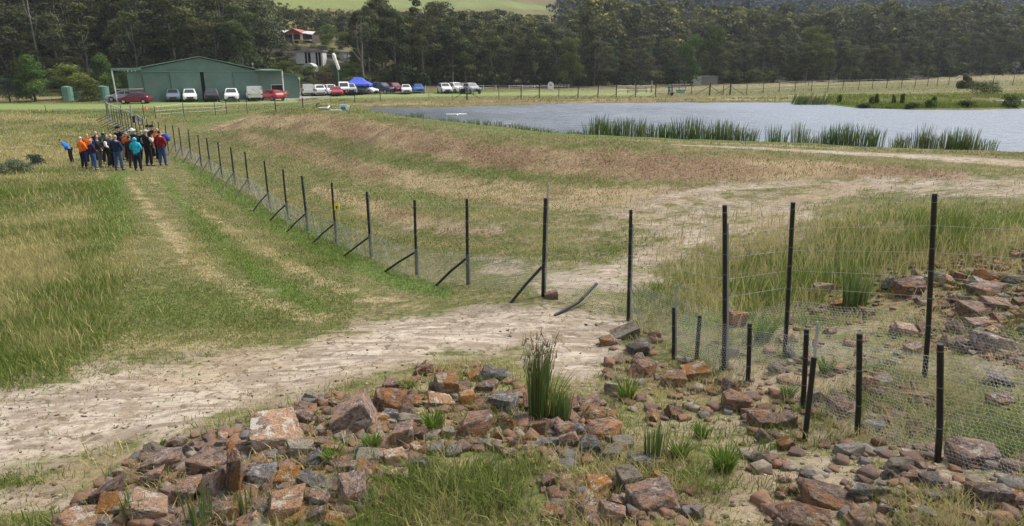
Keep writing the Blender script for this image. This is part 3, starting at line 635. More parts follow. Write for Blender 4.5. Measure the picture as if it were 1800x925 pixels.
# bare white gum near the marquee
def bare_gum():
    p = atd(641, 131); e = empty('bare_gum_tree', p, 'nearly bare tall white-trunked gum tree right of the windsock', 'tree'); mb = MB(); s = 131 * .93 / F
    def q(px, py, dy=0): return Vector(((px - 641) * s * 1.03, dy, (164 - py) * s * 1.02))
    mb.path([q(641, 166), q(640, 140), q(639, 120), q(641, 95), q(640, 70), q(642, 48)], [.3, .26, .23, .17, .11, .03], 7)
    mb.path([q(639, 122), q(632, 112, .3), q(624, 102, .4), q(618, 90, .5)], [.17, .13, .09, .03], 6); mb.path([q(640, 118), q(634, 98, -.4), q(634, 74, -.5), q(635, 55, -.5)], [.17, .14, .1, .03], 6)
    for a, b in [((624, 102), (616, 101)), ((640, 84), (650, 72)), ((634, 80), (627, 68)), ((641, 100), (649, 90)), ((640, 70), (633, 56)), ((634, 60), (640, 44))]: mb.path([q(*a), (q(*a) + q(*b)) / 2 + Vector((0, 0, .1)), q(*b)], [.08, .05, .02], 5)
    mb.build('trunk', BARK, e, smooth=True); V, Fc, T, _, _ = crown_arrays(88, 13, 2.6, .55, 9, 700, .3); link('crown', npmesh('sparse_crown', V, Fc, GUMG, False, {'tint': T}), e)
bare_gum()
# tall pale bare trunk in front of the wood
for px, yt, yb, d, lab in [(1051, 70, 150, 156, 'straight bare white trunk standing before the wood behind the pond'), (78, 0, 160, 116, 'bare white trunk standing before the wood at far left')]:
    p = atd(px, d); hh = (yb - yt) * d / F; e = empty('dead_tree', p, lab, 'tree'); m = MB(); m.path([(0, 0, -.2), (.1, 0, hh * .4), (-.05, 0, hh * .8), (.1, 0, hh)], [.2, .16, .1, .04], 6)
    m.path([(.05, 0, hh * .55), (.6, .2, hh * .68), (.9, .3, hh * .8)], [.07, .05, .02], 5); m.path([(0, 0, hh * .7), (-.5, .1, hh * .82), (-.7, 0, hh * .93)], [.06, .04, .015], 5); m.build('trunk', BARK, e, smooth=True)

# far-off forest that reads as one mass: real crowns merged into one object
def forest(name, label, pts, hh, kinds, nf, mat, spread_=1.0, leaf=1.0, cap=None):
    Vs, Fs, Ts = [], [], []; off = 0
    lib = [crown_arrays(200 + i, 1.0, .30 * spread_, .22, 12, nf, leaf, 'gum', .75) for i in range(kinds)]
    for (x, y) in pts:
        V, Fc, T, _, _ = lib[rng.integers(kinds)]; a = rng.uniform(0, 6.28); h = hh * rng.uniform(.75, 1.2); z0 = float(H(x, y))
        if cap:
            px_ = float(project(np.array(x), np.array(y), np.array(z0))[0])
            if 470 < px_ < 990: h = min(h, (cap(px_) * y / 1216 + HC - z0) * rng.uniform(.75, .92))
            if h < 3: continue
        c, s_ = math.cos(a), math.sin(a); R_ = np.array([[c, s_, 0], [-s_, c, 0], [0, 0, 1]])
        Vs.append(V @ R_ * h + np.array([x, y, float(H(x, y)) - .3])); Fs.append(Fc + off); Ts.append(np.clip(T * rng.uniform(.6, 1.2) + rng.uniform(-.12, .12), 0, 1)); off += len(V)
    o = link(name, npmesh(name, np.concatenate(Vs), np.concatenate(Fs), mat, False, {'tint': np.concatenate(Ts)})); tag(o, label, 'forest', None, 'stuff')
    print(name, len(pts)); return o
def grid_pts(y0, y1, step, ok):
    P = []; y = y0
    while y < y1:
        st = step * (1 + (y - y0) / (y1 - y0) * .5); x = -y * .85
        while x < y * .85:
            xx, yy = x + rng.uniform(-.4, .4) * st, y + rng.uniform(-.4, .4) * st
            if ok(xx, yy): P.append((xx, yy))
            x += st
        y += st
    return P
def ok_near(x, y): return y > wood_edge(x) + 46 and not clear(x, y) 
def ok_hill(x, y):
    px = 900 + F * x / (y * CP + 0 * SP)
    return not (480 < px < 985 and y < 560) 
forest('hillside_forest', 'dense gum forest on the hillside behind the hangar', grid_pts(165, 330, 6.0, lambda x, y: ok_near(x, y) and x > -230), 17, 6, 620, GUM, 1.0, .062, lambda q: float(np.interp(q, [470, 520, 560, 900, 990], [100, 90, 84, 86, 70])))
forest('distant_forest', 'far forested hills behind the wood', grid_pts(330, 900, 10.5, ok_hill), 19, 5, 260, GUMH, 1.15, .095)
# dark undergrowth along the foot of the wood
P_ = []
for i in range(420):
    x = rng.uniform(-115, 215); P_.append((x, wood_edge(x) + rng.uniform(-3, 9)))
P_ = [q for q in P_ if not clear(*q)]
forest('undergrowth', 'dark low scrub along the foot of the wood', P_, 3.0, 4, 420, GUM, 1.9, .13)

# ================================================================== HANGAR AND BUILDINGS
def corrug(name, c, sc=2.2):
    t = NT(name); w = t.n('ShaderNodeTexWave'); w.wave_type = 'BANDS'; w.bands_direction = 'X'; w.inputs['Scale'].default_value = sc; w.inputs['Distortion'].default_value = 0
    t.l(t.tc.outputs['Object'], w.inputs['Vector']); f = t.noise(.5, 4, .6); f2 = t.noise(3, 3, .6, t.scaled((1, 1, .15)))
    k = t.mix(t.step(f, .3, .7), tuple(v * .86 for v in c), tuple(v * 1.1 for v in c)); k = t.mix(t.math('MULTIPLY', t.step(f2, .5, .8), .25), k, tuple(v * .6 for v in c))
    t.bump(w.outputs['Fac'], .5, .03); return t.done(k, .55, .35)
GRN = corrug('green_sheet_metal', (.12, .20, .165)); GRNT = plain('green_trim', (.13, .235, .18), .5); GRNR = corrug('green_roof_metal', (.15, .26, .205))
DARK = plain('dark_void', (.012, .012, .013), .9); WHT = plain('white_paint', (.72, .72, .70), .5); GALV = plain('galvanised_steel', (.42, .43, .43), .45, .6); CONC = plain('weathered_concrete', (.36, .34, .31), .9)
BLK = plain('black_plastic', (.012, .012, .013), .45); GLASS = plain('dark_glass', (.03, .035, .04), .08, 0, .8, .05)
hp = atd(377, 101); HZ = float(H(hp[0], 101)) ; hx = hp[0]; UZ = 103.5 * CP / F * 1.01; U = UZ * .918     # metres per photo pixel on the hangar front
def hX(px): return (px - 377) * U
def hZ(py): return (175.2 - py) * UZ
hg = empty('hangar', (hx, 101, HZ), 'large green sheet metal aircraft hangar with low gable and sliding doors', 'hangar'); hg.rotation_euler = (0, 0, R(25))
def hpart(name, mb, mats, parent=hg): return mb.build(name, mats, parent)
x0, x1, xr, zt, zp = hX(262), hX(460), hX(360), hZ(126), hZ(104.5)
zb = hZ(127)
m = MB(); m.prism([(x0, 0), (x1, 0), (x1, zb), (xr, zp), (x0, hZ(122))], .35, .5); m.prism([(x0, -.3), (x1, -.3), (x1, zb), (xr, zp), (x0, hZ(122))], 21.5, 21.65)
m.box(x0, x0 + .15, .5, 21.5, -.3, hZ(122)); m.box(x1 - .15, x1, .5, 21.5, -.3, zb); m.prism([(hX(238), -.3), (x0 - .003, -.3), (x0 - .003, hZ(124)), (hX(238), hZ(129.5))], .3, 12); w1 = hpart('wall', m, GRN)
m = MB(); e0 = hX(254)
for xa, za, xb, zb_ in [(e0, hZ(121.6), xr, zp + .12), (xr, zp + .12, x1 + .5, zb + .12)]:
    m.add([(xa, .05, za), (xb, .05, zb_), (xb, 21.9, zb_), (xa, 21.9, za), (xa, .05, za + .1), (xb, .05, zb_ + .1), (xb, 21.9, zb_ + .1), (xa, 21.9, za + .1)], [(3, 2, 1, 0), (4, 5, 6, 7), (0, 1, 5, 4), (2, 3, 7, 6), (1, 2, 6, 5), (3, 0, 4, 7)])
m.add([(hX(236), .2, hZ(129)), (hX(262), .2, hZ(123.5)), (hX(262), 12, hZ(123.5)), (hX(236), 12, hZ(129)), (hX(236), .2, hZ(128.4)), (hX(262), .2, hZ(122.9)), (hX(262), 12, hZ(122.9)), (hX(236), 12, hZ(128.4))], [(3, 2, 1, 0), (4, 5, 6, 7), (0, 1, 5, 4), (2, 3, 7, 6), (1, 2, 6, 5), (3, 0, 4, 7)])
hpart('roof', m, GRNR)
m = MB(); m.box(x0, hX(461), .02, .34, hZ(127.6), hZ(126)); hpart('door_track', m, GRNT)
for a, b, yy in [(263, 306.5, .2), (307.5, 357.5, .06), (364, 413, .06), (414, 459, .2)]:
    m = MB(); m.box(hX(a), hX(b), yy, yy + .08, .03, hZ(128)); d_ = hpart('sliding_door', m, GRN)
    m = MB()
    for q in (a, b - .8): m.box(hX(q), hX(q + .8), yy - .03, yy - .003, .03, hZ(128))
    m.build('door_edge', GRNT, d_)
m = MB(); m.box(hX(357), hX(365), .3, .345, 0, hZ(128)); hpart('door_gap', m, DARK)
# side wing to the right with the lean-to end
m = MB(); m.prism([(x1 + .003, 0), (hX(502), 0), (hX(502), hZ(126)), (x1 + .003, hZ(126))], .5, 14); m.prism([(hX(502) + .003, 0), (hX(534), 0), (hX(534), hZ(136)), (hX(502) + .003, hZ(130))], .9, 14); hpart('side_wing_wall', m, GRN)
m = MB(); m.box(x1 - .5, hX(503), -1.2, .9, hZ(126.6), hZ(124.6)); m.prism([(hX(500), hZ(129.6)), (hX(537), hZ(136.2)), (hX(537), hZ(135.2)), (hX(500), hZ(128.6))], .5, 14.3); m.prism([(x1, hZ(126)), (hX(503), hZ(126)), (hX(503), hZ(125.2)), (x1, hZ(125.2))], .91, 14.3); hpart('side_wing_roof', m, GRNR)
m = MB(); m.box(hX(482), hX(503), .46, .497, hZ(164), hZ(151)); wv = hpart('window', m, DARK); m = MB(); m.box(hX(481.4), hX(482.2), .42, .46, hZ(164), hZ(150.4)); m.box(hX(481.4), hX(503.6), .42, .46, hZ(151), hZ(150.2)); m.build('window_frame', WHT, wv)
# left awning rail on its posts, hoop brackets
m = MB(); m.box(hX(215), hX(262), -.25, .15, hZ(124.5), hZ(120.5)); aw = hpart('awning', m, GRNT)
m = MB(); m.tube((hX(217), -.05, -.05), (hX(215.5), -.05, hZ(121)), .09, .09, 8); m.build('awning_post', WHT, aw)
m = MB()
for q in (240, 246, 252): m.box(hX(q), hX(q + 1.4), -.27, -.253, hZ(126), hZ(124.4))
m.build('awning_bracket', WHT, aw); m = MB(); m.tube((hX(218), 0, hZ(154)), (hX(261), 0, hZ(154)), .04, .04, 6); m.build('rail', WHT, aw)
m = MB(); m.tube((hX(502), -.9, 0), (hX(502), -.9, hZ(126)), .09, .09, 8); m.build('veranda_post', WHT, hg)
m = MB(); m.tube((0, 0, 0), (0, 0, hZ(139)), .03, .03, 6); m.box(-.12, .12, -.1, .1, hZ(142), hZ(138)); m.build('flood_light', WHT, hg, (hX(536), .6, 0)); m = MB(); m.tube((0, 0, zb - .2), (0, 0, zb + 1.1), .03, .03, 6); m.box(-.12, .12, -.08, .08, zb + .9, zb + 1.15); m.build('vent_mast', GALV, hg, (hX(455), 3, 0))
for px, d_, yy in [(504, 99.3, 0), (218, 99.8, 0)]:
    p = atd(px, d_); m = MB(); m.tube((0, -.12, 1.15), (0, -.06, 1.15), .33, .33, 16, 0); m.tube((0, -.14, 1.15), (0, -.122, 1.15), .16, .16, 12, 1); m.tube((0, 0, -.05), (0, 0, 1.4), .03, .03, 6, 2); o = m.build('round_marker_sign', [plain('signal_orange', (.75, .13, .05), .5), WHT, GALV], None, p)
    tag(o, 'round orange and white marker disc standing by the ' + ('dark hangar window' if px == 504 else 'left awning post'), 'sign')
tag(strip_on_ground('apron', [(285, 176.6), (285, 175.2), (560, 166.6), (640, 163.5), (640, 165.5), (560, 171.5), (500, 177.3), (420, 178.3)], plain('pale_gravel', (.30, .28, .25), .95), .03, 'pale gravel apron in front of the hangar'), kind='structure')
# water tanks
TANK = corrug('green_tank_steel', (.17, .31, .25), 1.2)
for px, wpx, yt, yf, d_, lab in [(121, 18, 146, 171, 100, 'green corrugated water tank left of the olive-green tree'), (137, 16, 147, 170, 102, 'green corrugated water tank half hidden by the olive-green tree'), (183, 22, 145, 170, 101, 'green corrugated water tank right of the olive-green tree')]:
    p = atd(px, d_); r = wpx * U / 2; h_ = (yf - yt) * U; e = empty('water_tank', p, lab, 'water tank'); m = MB(); m.tube((0, 0, -.2), (0, 0, h_), r, r, 24, caps=False); m.build('tank_body', TANK, e, smooth=True)
    m = MB(); m.tube((0, 0, h_ - .02), (0, 0, h_ + .14), r * 1.02, r * .2, 24); m.build('tank_roof', GRNT, e)
p = atd(195, 103); m = MB(); m.tube((0, 0, 0), (0, 0, 2.9), .04, .04, 6); m.tube((0, 0, 2.9), (-.5, 0, 2.9), .04, .04, 6); tag(m.build('standpipe', GRNT, None, p), 'thin green standpipe beside the right water tank', 'pipe')
# house on the rise
RB = plain('red_painted_gable', (.36, .10, .06), .6); CREAM = plain('cream_render', (.58, .46, .32), .7); ROOFW = corrug('pale_roof_sheet', (.50, .50, .50), 1.5); BRN = plain('dark_brown_wall', (.07, .05, .04), .7); WOOD = grain('grey_weathered_timber', (.30, .28, .25), (.19, .175, .155))
hb = HOUSE; s = 178 * CP / F * 1.06; e = empty('house', (hb[0], hb[1], float(H(hb[0], hb[1]))), 'house with red gable, pale roof wings and cream posts on the rise behind the hangar', 'house')
hb_y = float(project(np.array(hb[0]), np.array(hb[1]), np.array(H(hb[0], hb[1])))[1]); print('house foot py', hb_y)
qx = lambda px: (px - 517) * s
qz = lambda py: (hb_y - py) * s
m = MB(); m.box(qx(484), qx(550), 1.6, 8, -1, qz(62)); m.box(qx(505), qx(538), .1, 1.6, -1, qz(67)); hw = m.build('wall', BRN, e)
m = MB(); m.prism([(qx(509), qz(61)), (qx(537), qz(61)), (qx(523), qz(54.3))], 0, 8, 0); m.build('gable', RB, e)
m = MB()
for a, b in [(507, 523), (539, 523)]:
    m.add([(qx(a), -.5, qz(61.5)), (qx(b), -.5, qz(53.8)), (qx(b), 8.4, qz(53.8)), (qx(a), 8.4, qz(61.5)), (qx(a), -.5, qz(60.7)), (qx(b), -.5, qz(53)), (qx(b), 8.4, qz(53)), (qx(a), 8.4, qz(60.7))], [(3, 2, 1, 0), (4, 5, 6, 7), (0, 1, 5, 4), (2, 3, 7, 6), (1, 2, 6, 5), (3, 0, 4, 7)])
m.build('gable_roof', RB, e)
m = MB(); m.add([(qx(485), .6, qz(62)), (qx(509), .6, qz(59.5)), (qx(513), 5, qz(54.5)), (qx(486), 5, qz(55.5)), (qx(485), .6, qz(61.4)), (qx(509), .6, qz(58.9)), (qx(513), 5, qz(53.9)), (qx(486), 5, qz(54.9))], [(3, 2, 1, 0), (4, 5, 6, 7), (0, 1, 5, 4), (2, 3, 7, 6), (1, 2, 6, 5), (3, 0, 4, 7)])
m.add([(qx(534), .6, qz(60)), (qx(552), .6, qz(62.5)), (qx(550), 5, qz(57)), (qx(534), 5, qz(56)), (qx(534), .6, qz(59.4)), (qx(552), .6, qz(61.9)), (qx(550), 5, qz(56.4)), (qx(534), 5, qz(55.4))], [(3, 2, 1, 0), (4, 5, 6, 7), (0, 1, 5, 4), (2, 3, 7, 6), (1, 2, 6, 5), (3, 0, 4, 7)]); m.build('roof', ROOFW, e)
for a, b in [(511, 520), (523.5, 532.5), (540, 549), (495, 503)]:
    m = MB(); yy = .06 if 505 < a < 539 else 1.55; m.box(qx(a), qx(b), yy - .05, yy, qz(69), qz(62)); m.build('window', GLASS, e)
for a, b in [(504.5, 508.5), (520.7, 522.3), (533.5, 537.5)]:
    m = MB(); m.box(qx(a), qx(b), -.1, .02, -1, qz(61)); m.build('pillar', CREAM, e)
m = MB(); m.box(qx(522), qx(552), -1.2, -.14, qz(72), qz(70.5)); m.box(qx(532), qx(537), -1.0, -.7, -1, qz(72.01)); m.box(qx(523), qx(525), -1.0, -.7, -1, qz(72.01)); m.build('deck', CREAM, e)
# white shed, hothouse, small shed, retaining wall
hb = SHED; s = 157 * CP / F * 1.05; fy = float(project(np.array(hb[0]), np.array(hb[1]), np.array(H(hb[0], hb[1])))[1]); print('shed foot', fy); e = empty('white_shed', (hb[0], hb[1], float(H(hb[0], hb[1]))), 'long low white shed with dark doorways below the red-gabled house', 'shed')
qx = lambda px: (px - 549) * s
qz = lambda py: (fy - py) * s
m = MB(); m.box(qx(525), qx(570), 0, 3.5, -1.5, qz(92.5)); m.build('wall', WHT, e); m = MB(); m.box(qx(521), qx(572), -.35, 3.9, qz(92.4), qz(91)); m.build('roof', plain('grey_roof', (.33, .33, .33), .6), e)
for a, b in [(540.5, 544), (545.5, 550), (558.5, 562), (563.2, 567)]:
    m = MB(); m.box(qx(a), qx(b), -.05, -.003, -.6, qz(94)); m.build('doorway', DARK, e)
hb = atd(545, 148); e = empty('hothouse', (hb[0], hb[1], float(H(hb[0], hb[1])) + .6), 'round-topped translucent white hothouse in front of the white shed', 'hothouse'); m = MB(); vs = []; r = 1.25
for k in range(9):
    a = math.pi * k / 8; vs += [(r * math.cos(a), 0, r * math.sin(a)), (r * math.cos(a), 3, r * math.sin(a))]
m.add(vs, [(2 * k, 2 * k + 2, 2 * k + 3, 2 * k + 1) for k in range(8)] + [tuple(2 * k for k in range(8, -1, -1)), tuple(2 * k + 1 for k in range(9))]); m.box(-1.25, 1.25, 0, 3, -2, .01); m.build('cover', plain('milky_film', (.55, .57, .56), .4), e)
hb = atd(608, 166); m = MB(); m.box(-1, 1, 0, 2.4, -1, 1.9, 0); m.prism([(-1.15, 1.9), (1.15, 1.9), (1.15, 2.05), (-1.15, 2.25)], -.15, 2.6, 1); m.box(-.1, .6, -.04, -.003, .7, 1.5, 2); hz_ = float(H(hb[0], hb[1])); sh = empty('garden_shed', (hb[0], hb[1], hz_), 'small pale grey garden shed among bushes on the hillside', 'shed'); m.build('wall', [plain('pale_cladding', (.42, .41, .38), .7), GALV, WHT], sh)
a, b = atd(572, 160), atd(628, 158); m = MB()
for k in range(14):
    q0 = a + (b - a) * k / 14; q1 = a + (b - a) * (k + 1) / 14; z0 = float(H(q0[0], q0[1])); z1 = float(H(q1[0], q1[1])); m.add([(q0[0], q0[1], z0 - 1), (q1[0], q1[1], z1 - 1), (q1[0], q1[1], z1 + .75), (q0[0], q0[1], z0 + .75), (q0[0], q0[1] + .2, z0 - 1), (q1[0], q1[1] + .2, z1 - 1), (q1[0], q1[1] + .2, z1 + .75), (q0[0], q0[1] + .2, z0 + .75)], [(0, 1, 2, 3), (7, 6, 5, 4), (3, 2, 6, 7)])
tag(m.build('retaining_wall', WOOD), 'low dark timber retaining wall right of the white shed', 'wall')
# grey timber shed on the right paddock
hb = at(1239, 149.5); s = hb[1] * CP / F * 1.03; e = empty('timber_shed', (hb[0], hb[1], hb[2]), 'small flat-roofed grey timber shed standing before the wood', 'shed')
m = MB(); m.box(-11 * s * 2, -6.5 * s * 1, 0, 3, -.4, 14 * s); m.box(-6.5 * s + .004, 22 * s, .1, 3, -.4, 13 * s, 1); m.build('wall', [plain('pale_boards', (.50, .49, .46), .8), WOOD], e); m = MB(); m.box(-22.5 * s, 22.5 * s, -.15, 3.2, 14.02 * s, 14.8 * s); m.build('roof', GALV, e); m = MB(); m.box(2 * s, 3 * s, .03, .097, -.3, 12.5 * s); m.box(16 * s, 17 * s, .03, .097, -.3, 12.5 * s); m.build('post', WOOD, e)
# ================================================================== CARS
TYRE = plain('tyre_rubber', (.018, .018, .018), .85); RIM = plain('alloy', (.45, .45, .46), .35, .7); LAMP = plain('lamp_glass', (.75, .76, .78), .15, 0, .6, .05); TAIL = plain('tail_lamp', (.45, .02, .02), .25); TRIM = plain('black_trim', (.02, .02, .021), .5)
def paint(name, c): 
    m = plain('car_paint_' + name, c, .28, 0, .55, .06, 1.2); m.node_tree.nodes
    return m
PAINTS = {'white': (.74, .74, .73), 'silver': (.42, .44, .46), 'slate': (.16, .20, .25), 'black': (.022, .023, .026), 'maroon': (.16, .012, .03), 'red': (.42, .015, .025), 'navy': (.03, .04, .075), 'blue': (.03, .13, .42), 'charcoal': (.055, .058, .065)}
#       profile: x, z_bottom, z_belt, z_top, half width at belt, half width at top   (x from front -L/2)
PROF = {'suv': (4.6, 1.70, [(-2.3, .42, .72, .74, .70, .68), (-2.2, .30, .82, .90, .86, .78), (-1.35, .24, .98, 1.08, .92, .80), (-1.05, .24, 1.02, 1.14, .92, .78), (-.35, .24, 1.05, 1.66, .93, .66), (.4, .24, 1.06, 1.70, .93, .67), (1.6, .24, 1.08, 1.64, .92, .66), (2.05, .30, 1.06, 1.20, .90, .74), (2.25, .42, .98, 1.0, .84, .76), (2.3, .5, .7, .72, .80, .76)]),
        'hatch': (4.15, 1.48, [(-2.08, .38, .62, .64, .66, .64), (-1.98, .26, .72, .78, .82, .74), (-1.2, .22, .86, .94, .87, .76), (-.9, .22, .90, 1.0, .87, .74), (-.2, .22, .93, 1.44, .88, .62), (.5, .22, .94, 1.48, .88, .62), (1.35, .22, .96, 1.40, .87, .60), (1.9, .28, .96, 1.06, .84, .68), (2.04, .4, .8, .82, .80, .74), (2.08, .45, .6, .62, .76, .72)]),
        'sedan': (4.6, 1.45, [(-2.3, .38, .60, .62, .68, .66), (-2.2, .25, .70, .76, .84, .76), (-1.3, .22, .86, .92, .89, .78), (-.95, .22, .90, .98, .89, .76), (-.2, .22, .92, 1.40, .90, .62), (.6, .22, .93, 1.45, .90, .62), (1.2, .22, .96, 1.32, .89, .62), (1.65, .24, .97, 1.06, .88, .74), (2.2, .34, .92, .96, .84, .76), (2.3, .45, .66, .68, .80, .74)]),
        'ute': (5.1, 1.78, [(-2.55, .5, .80, .82, .74, .72), (-2.45, .38, .92, 1.0, .90, .80), (-1.5, .34, 1.06, 1.14, .94, .82), (-1.2, .34, 1.10, 1.20, .94, .80), (-.55, .34, 1.12, 1.74, .95, .68), (.2, .34, 1.12, 1.78, .95, .68), (.85, .34, 1.12, 1.72, .94, .70), (.95, .34, 1.10, 1.14, .94, .84), (2.4, .42, 1.10, 1.14, .93, .88), (2.5, .5, 1.0, 1.04, .92, .88)]),
        'van': (4.9, 2.0, [(-2.45, .4, .80, .82, .76, .74), (-2.35, .28, 1.0, 1.05, .92, .84), (-1.9, .26, 1.10, 1.25, .94, .84), (-1.3, .26, 1.15, 1.90, .95, .78), (0, .26, 1.15, 2.0, .95, .80), (1.6, .26, 1.15, 2.0, .95, .80), (2.3, .3, 1.12, 1.92, .94, .80), (2.45, .4, .9, .95, .92, .88)])}
CARLIB = {}
def car_meshes(kind):
    if kind in CARLIB: return CARLIB[kind]
    L, Ht, st = PROF[kind]; V = []; Fc = []; ring = 10
    for (x, zb, zl, zt, wb, wt) in st:
        V += [(x, -wb * .86, zb), (x, -wb, zb + .12), (x, -wb, (zb + zl) / 2), (x, -wb * .97, zl), (x, -wt, zt - .03), (x, -wt * .82, zt), (x, wt * .82, zt), (x, wt, zt - .03), (x, wb * .97, zl), (x, wb, (zb + zl) / 2), (x, wb, zb + .12), (x, wb * .86, zb)]
    k = 12
    for i in range(len(st) - 1):
        for j in range(k): a = i * k + j; b = i * k + (j + 1) % k; Fc.append((a, b, b + k, a + k))
    Fc.append(tuple(range(k - 1, -1, -1))); Fc.append(tuple(range((len(st) - 1) * k, len(st) * k)))
    def lib(name, V, Fc, sm=False):
        me = bpy.data.meshes.new(name); me.from_pydata(V, [], Fc); me.polygons.foreach_set('use_smooth', [sm] * len(Fc)); me.update(); return me
    out = {'body': lib('body', V, Fc)}
    n = len(st); i0, i1, i2 = 3, 4, 6 if kind != 'van' else 6
    if kind == 'van': i0, i1, i2 = 2, 3, 6
    def P(i, side, u, off=.012):     # u 0 belt .. 1 roof edge
        x, zb, zl, zt, wb, wt = st[i]; return (x, side * ((wb * .97) * (1 - u) + wt * u + off), zl * (1 - u) + (zt - .03) * u)
    def lerp(a, b, t): return tuple(a[q] * (1 - t) + b[q] * t for q in range(3))
    def glass(quads):
        V = []; Fc = []
        for q in quads: b = len(V); V += q; Fc.append((b, b + 1, b + 2, b + 3))
        return Fc, V
    ws = lambda ia, ib, s, dz: [tuple(v) for v in [(st[ia][0] * .92 + st[ib][0] * .08 - s * .01, -st[ia][4] * .74, st[ia][3] * .92 + st[ib][3] * .08 + dz), (st[ia][0] * .92 + st[ib][0] * .08 - s * .01, st[ia][4] * .74, st[ia][3] * .92 + st[ib][3] * .08 + dz), (st[ia][0] * .1 + st[ib][0] * .9 - s * .01, st[ib][5] * .78, st[ia][3] * .1 + st[ib][3] * .9 + dz), (st[ia][0] * .1 + st[ib][0] * .9 - s * .01, -st[ib][5] * .78, st[ia][3] * .1 + st[ib][3] * .9 + dz)]]
    Fq, Vq = glass([ws(i0, i1, 1, .025)]); out['windscreen'] = lib('windscreen', Vq, Fq)
    ir = {'suv': (7, 6), 'hatch': (7, 6), 'sedan': (7, 6), 'ute': (7, 6), 'van': (7, 6)}[kind]
    Fq, Vq = glass([ws(ir[0], ir[1], -1, .02)]); out['rear_window'] = lib('rear_window', Vq, Fq)
    for side in (-1, 1):
        qs = []
        ids = list(range(i1, i2))
        first = [lerp(P(i0, side, .35), P(i1, side, .35), .55), P(i1, side, .16), P(i1, side, .86)]
        for a in ids:
            p0, p1, p2, p3 = P(a, side, .16), P(a + 1, side, .16), P(a + 1, side, .86), P(a, side, .86); g = .05
            qs.append([lerp(p0, p1, g), lerp(p0, p1, 1 - g), lerp(p3, p2, 1 - g), lerp(p3, p2, g)])
        Fq, Vq = glass(qs); b = len(Vq); Vq += first; Fq.append((b, b + 1, b + 2)); out['side_window%+d' % side] = lib('side_window', Vq, Fq)
    r = .36 if kind in ('ute', 'suv', 'van') else .32
    m = MB(); m.path([(0, -.11, 0), (0, -.1, 0), (0, .1, 0), (0, .11, 0)], [r * .86, r, r, r * .86], 18); out['wheel'] = lib('wheel', [tuple(v) for v in m.v], m.f, False)
    m = MB(); m.tube((0, -.118, 0), (0, .118, 0), r * .62, r * .62, 12)
    out['rim'] = lib('rim', [tuple(v) for v in m.v], m.f)
    w = st[1][4]; x, zl = st[1][0], st[1][2]
    m = MB(); m.box(-.06, .08, -.17, .17, -.07, .08, tx=.02); out['headlight'] = lib('headlight', [tuple(v) for v in m.v], m.f)
    m = MB(); m.box(-.05, .05, -.11, .11, -.14, .14); out['tail_light'] = lib('tail_light', [tuple(v) for v in m.v], m.f)
    m = MB(); m.box(st[0][0] - .03, st[0][0] + .05, -.42, .42, st[0][1] + .05, st[0][2] - .02); m.box(st[0][0] - .02, st[0][0] + .1, -.66, .66, st[0][1] - .12, st[0][1] + .03); out['grille'] = lib('grille', [tuple(v) for v in m.v], m.f)
    m = MB(); m.box(L / 2 - .06, L / 2 + .03, -.7, .7, st[-1][1] - .12, st[-1][1] + .04); out['bumper'] = lib('bumper', [tuple(v) for v in m.v], m.f)
    m = MB(); m.tube((0, -.014, 0), (0, .014, 0), r * 1.16, r * 1.16, 16); out['arch'] = lib('wheel_arch', [tuple(v) for v in m.v], m.f)
    m = MB(); m.box(-.08, .08, -.08, .08, -.07, .08); out['mirror'] = lib('mirror', [tuple(v) for v in m.v], m.f)
    CARLIB[kind] = (out, L, r, st); return CARLIB[kind]
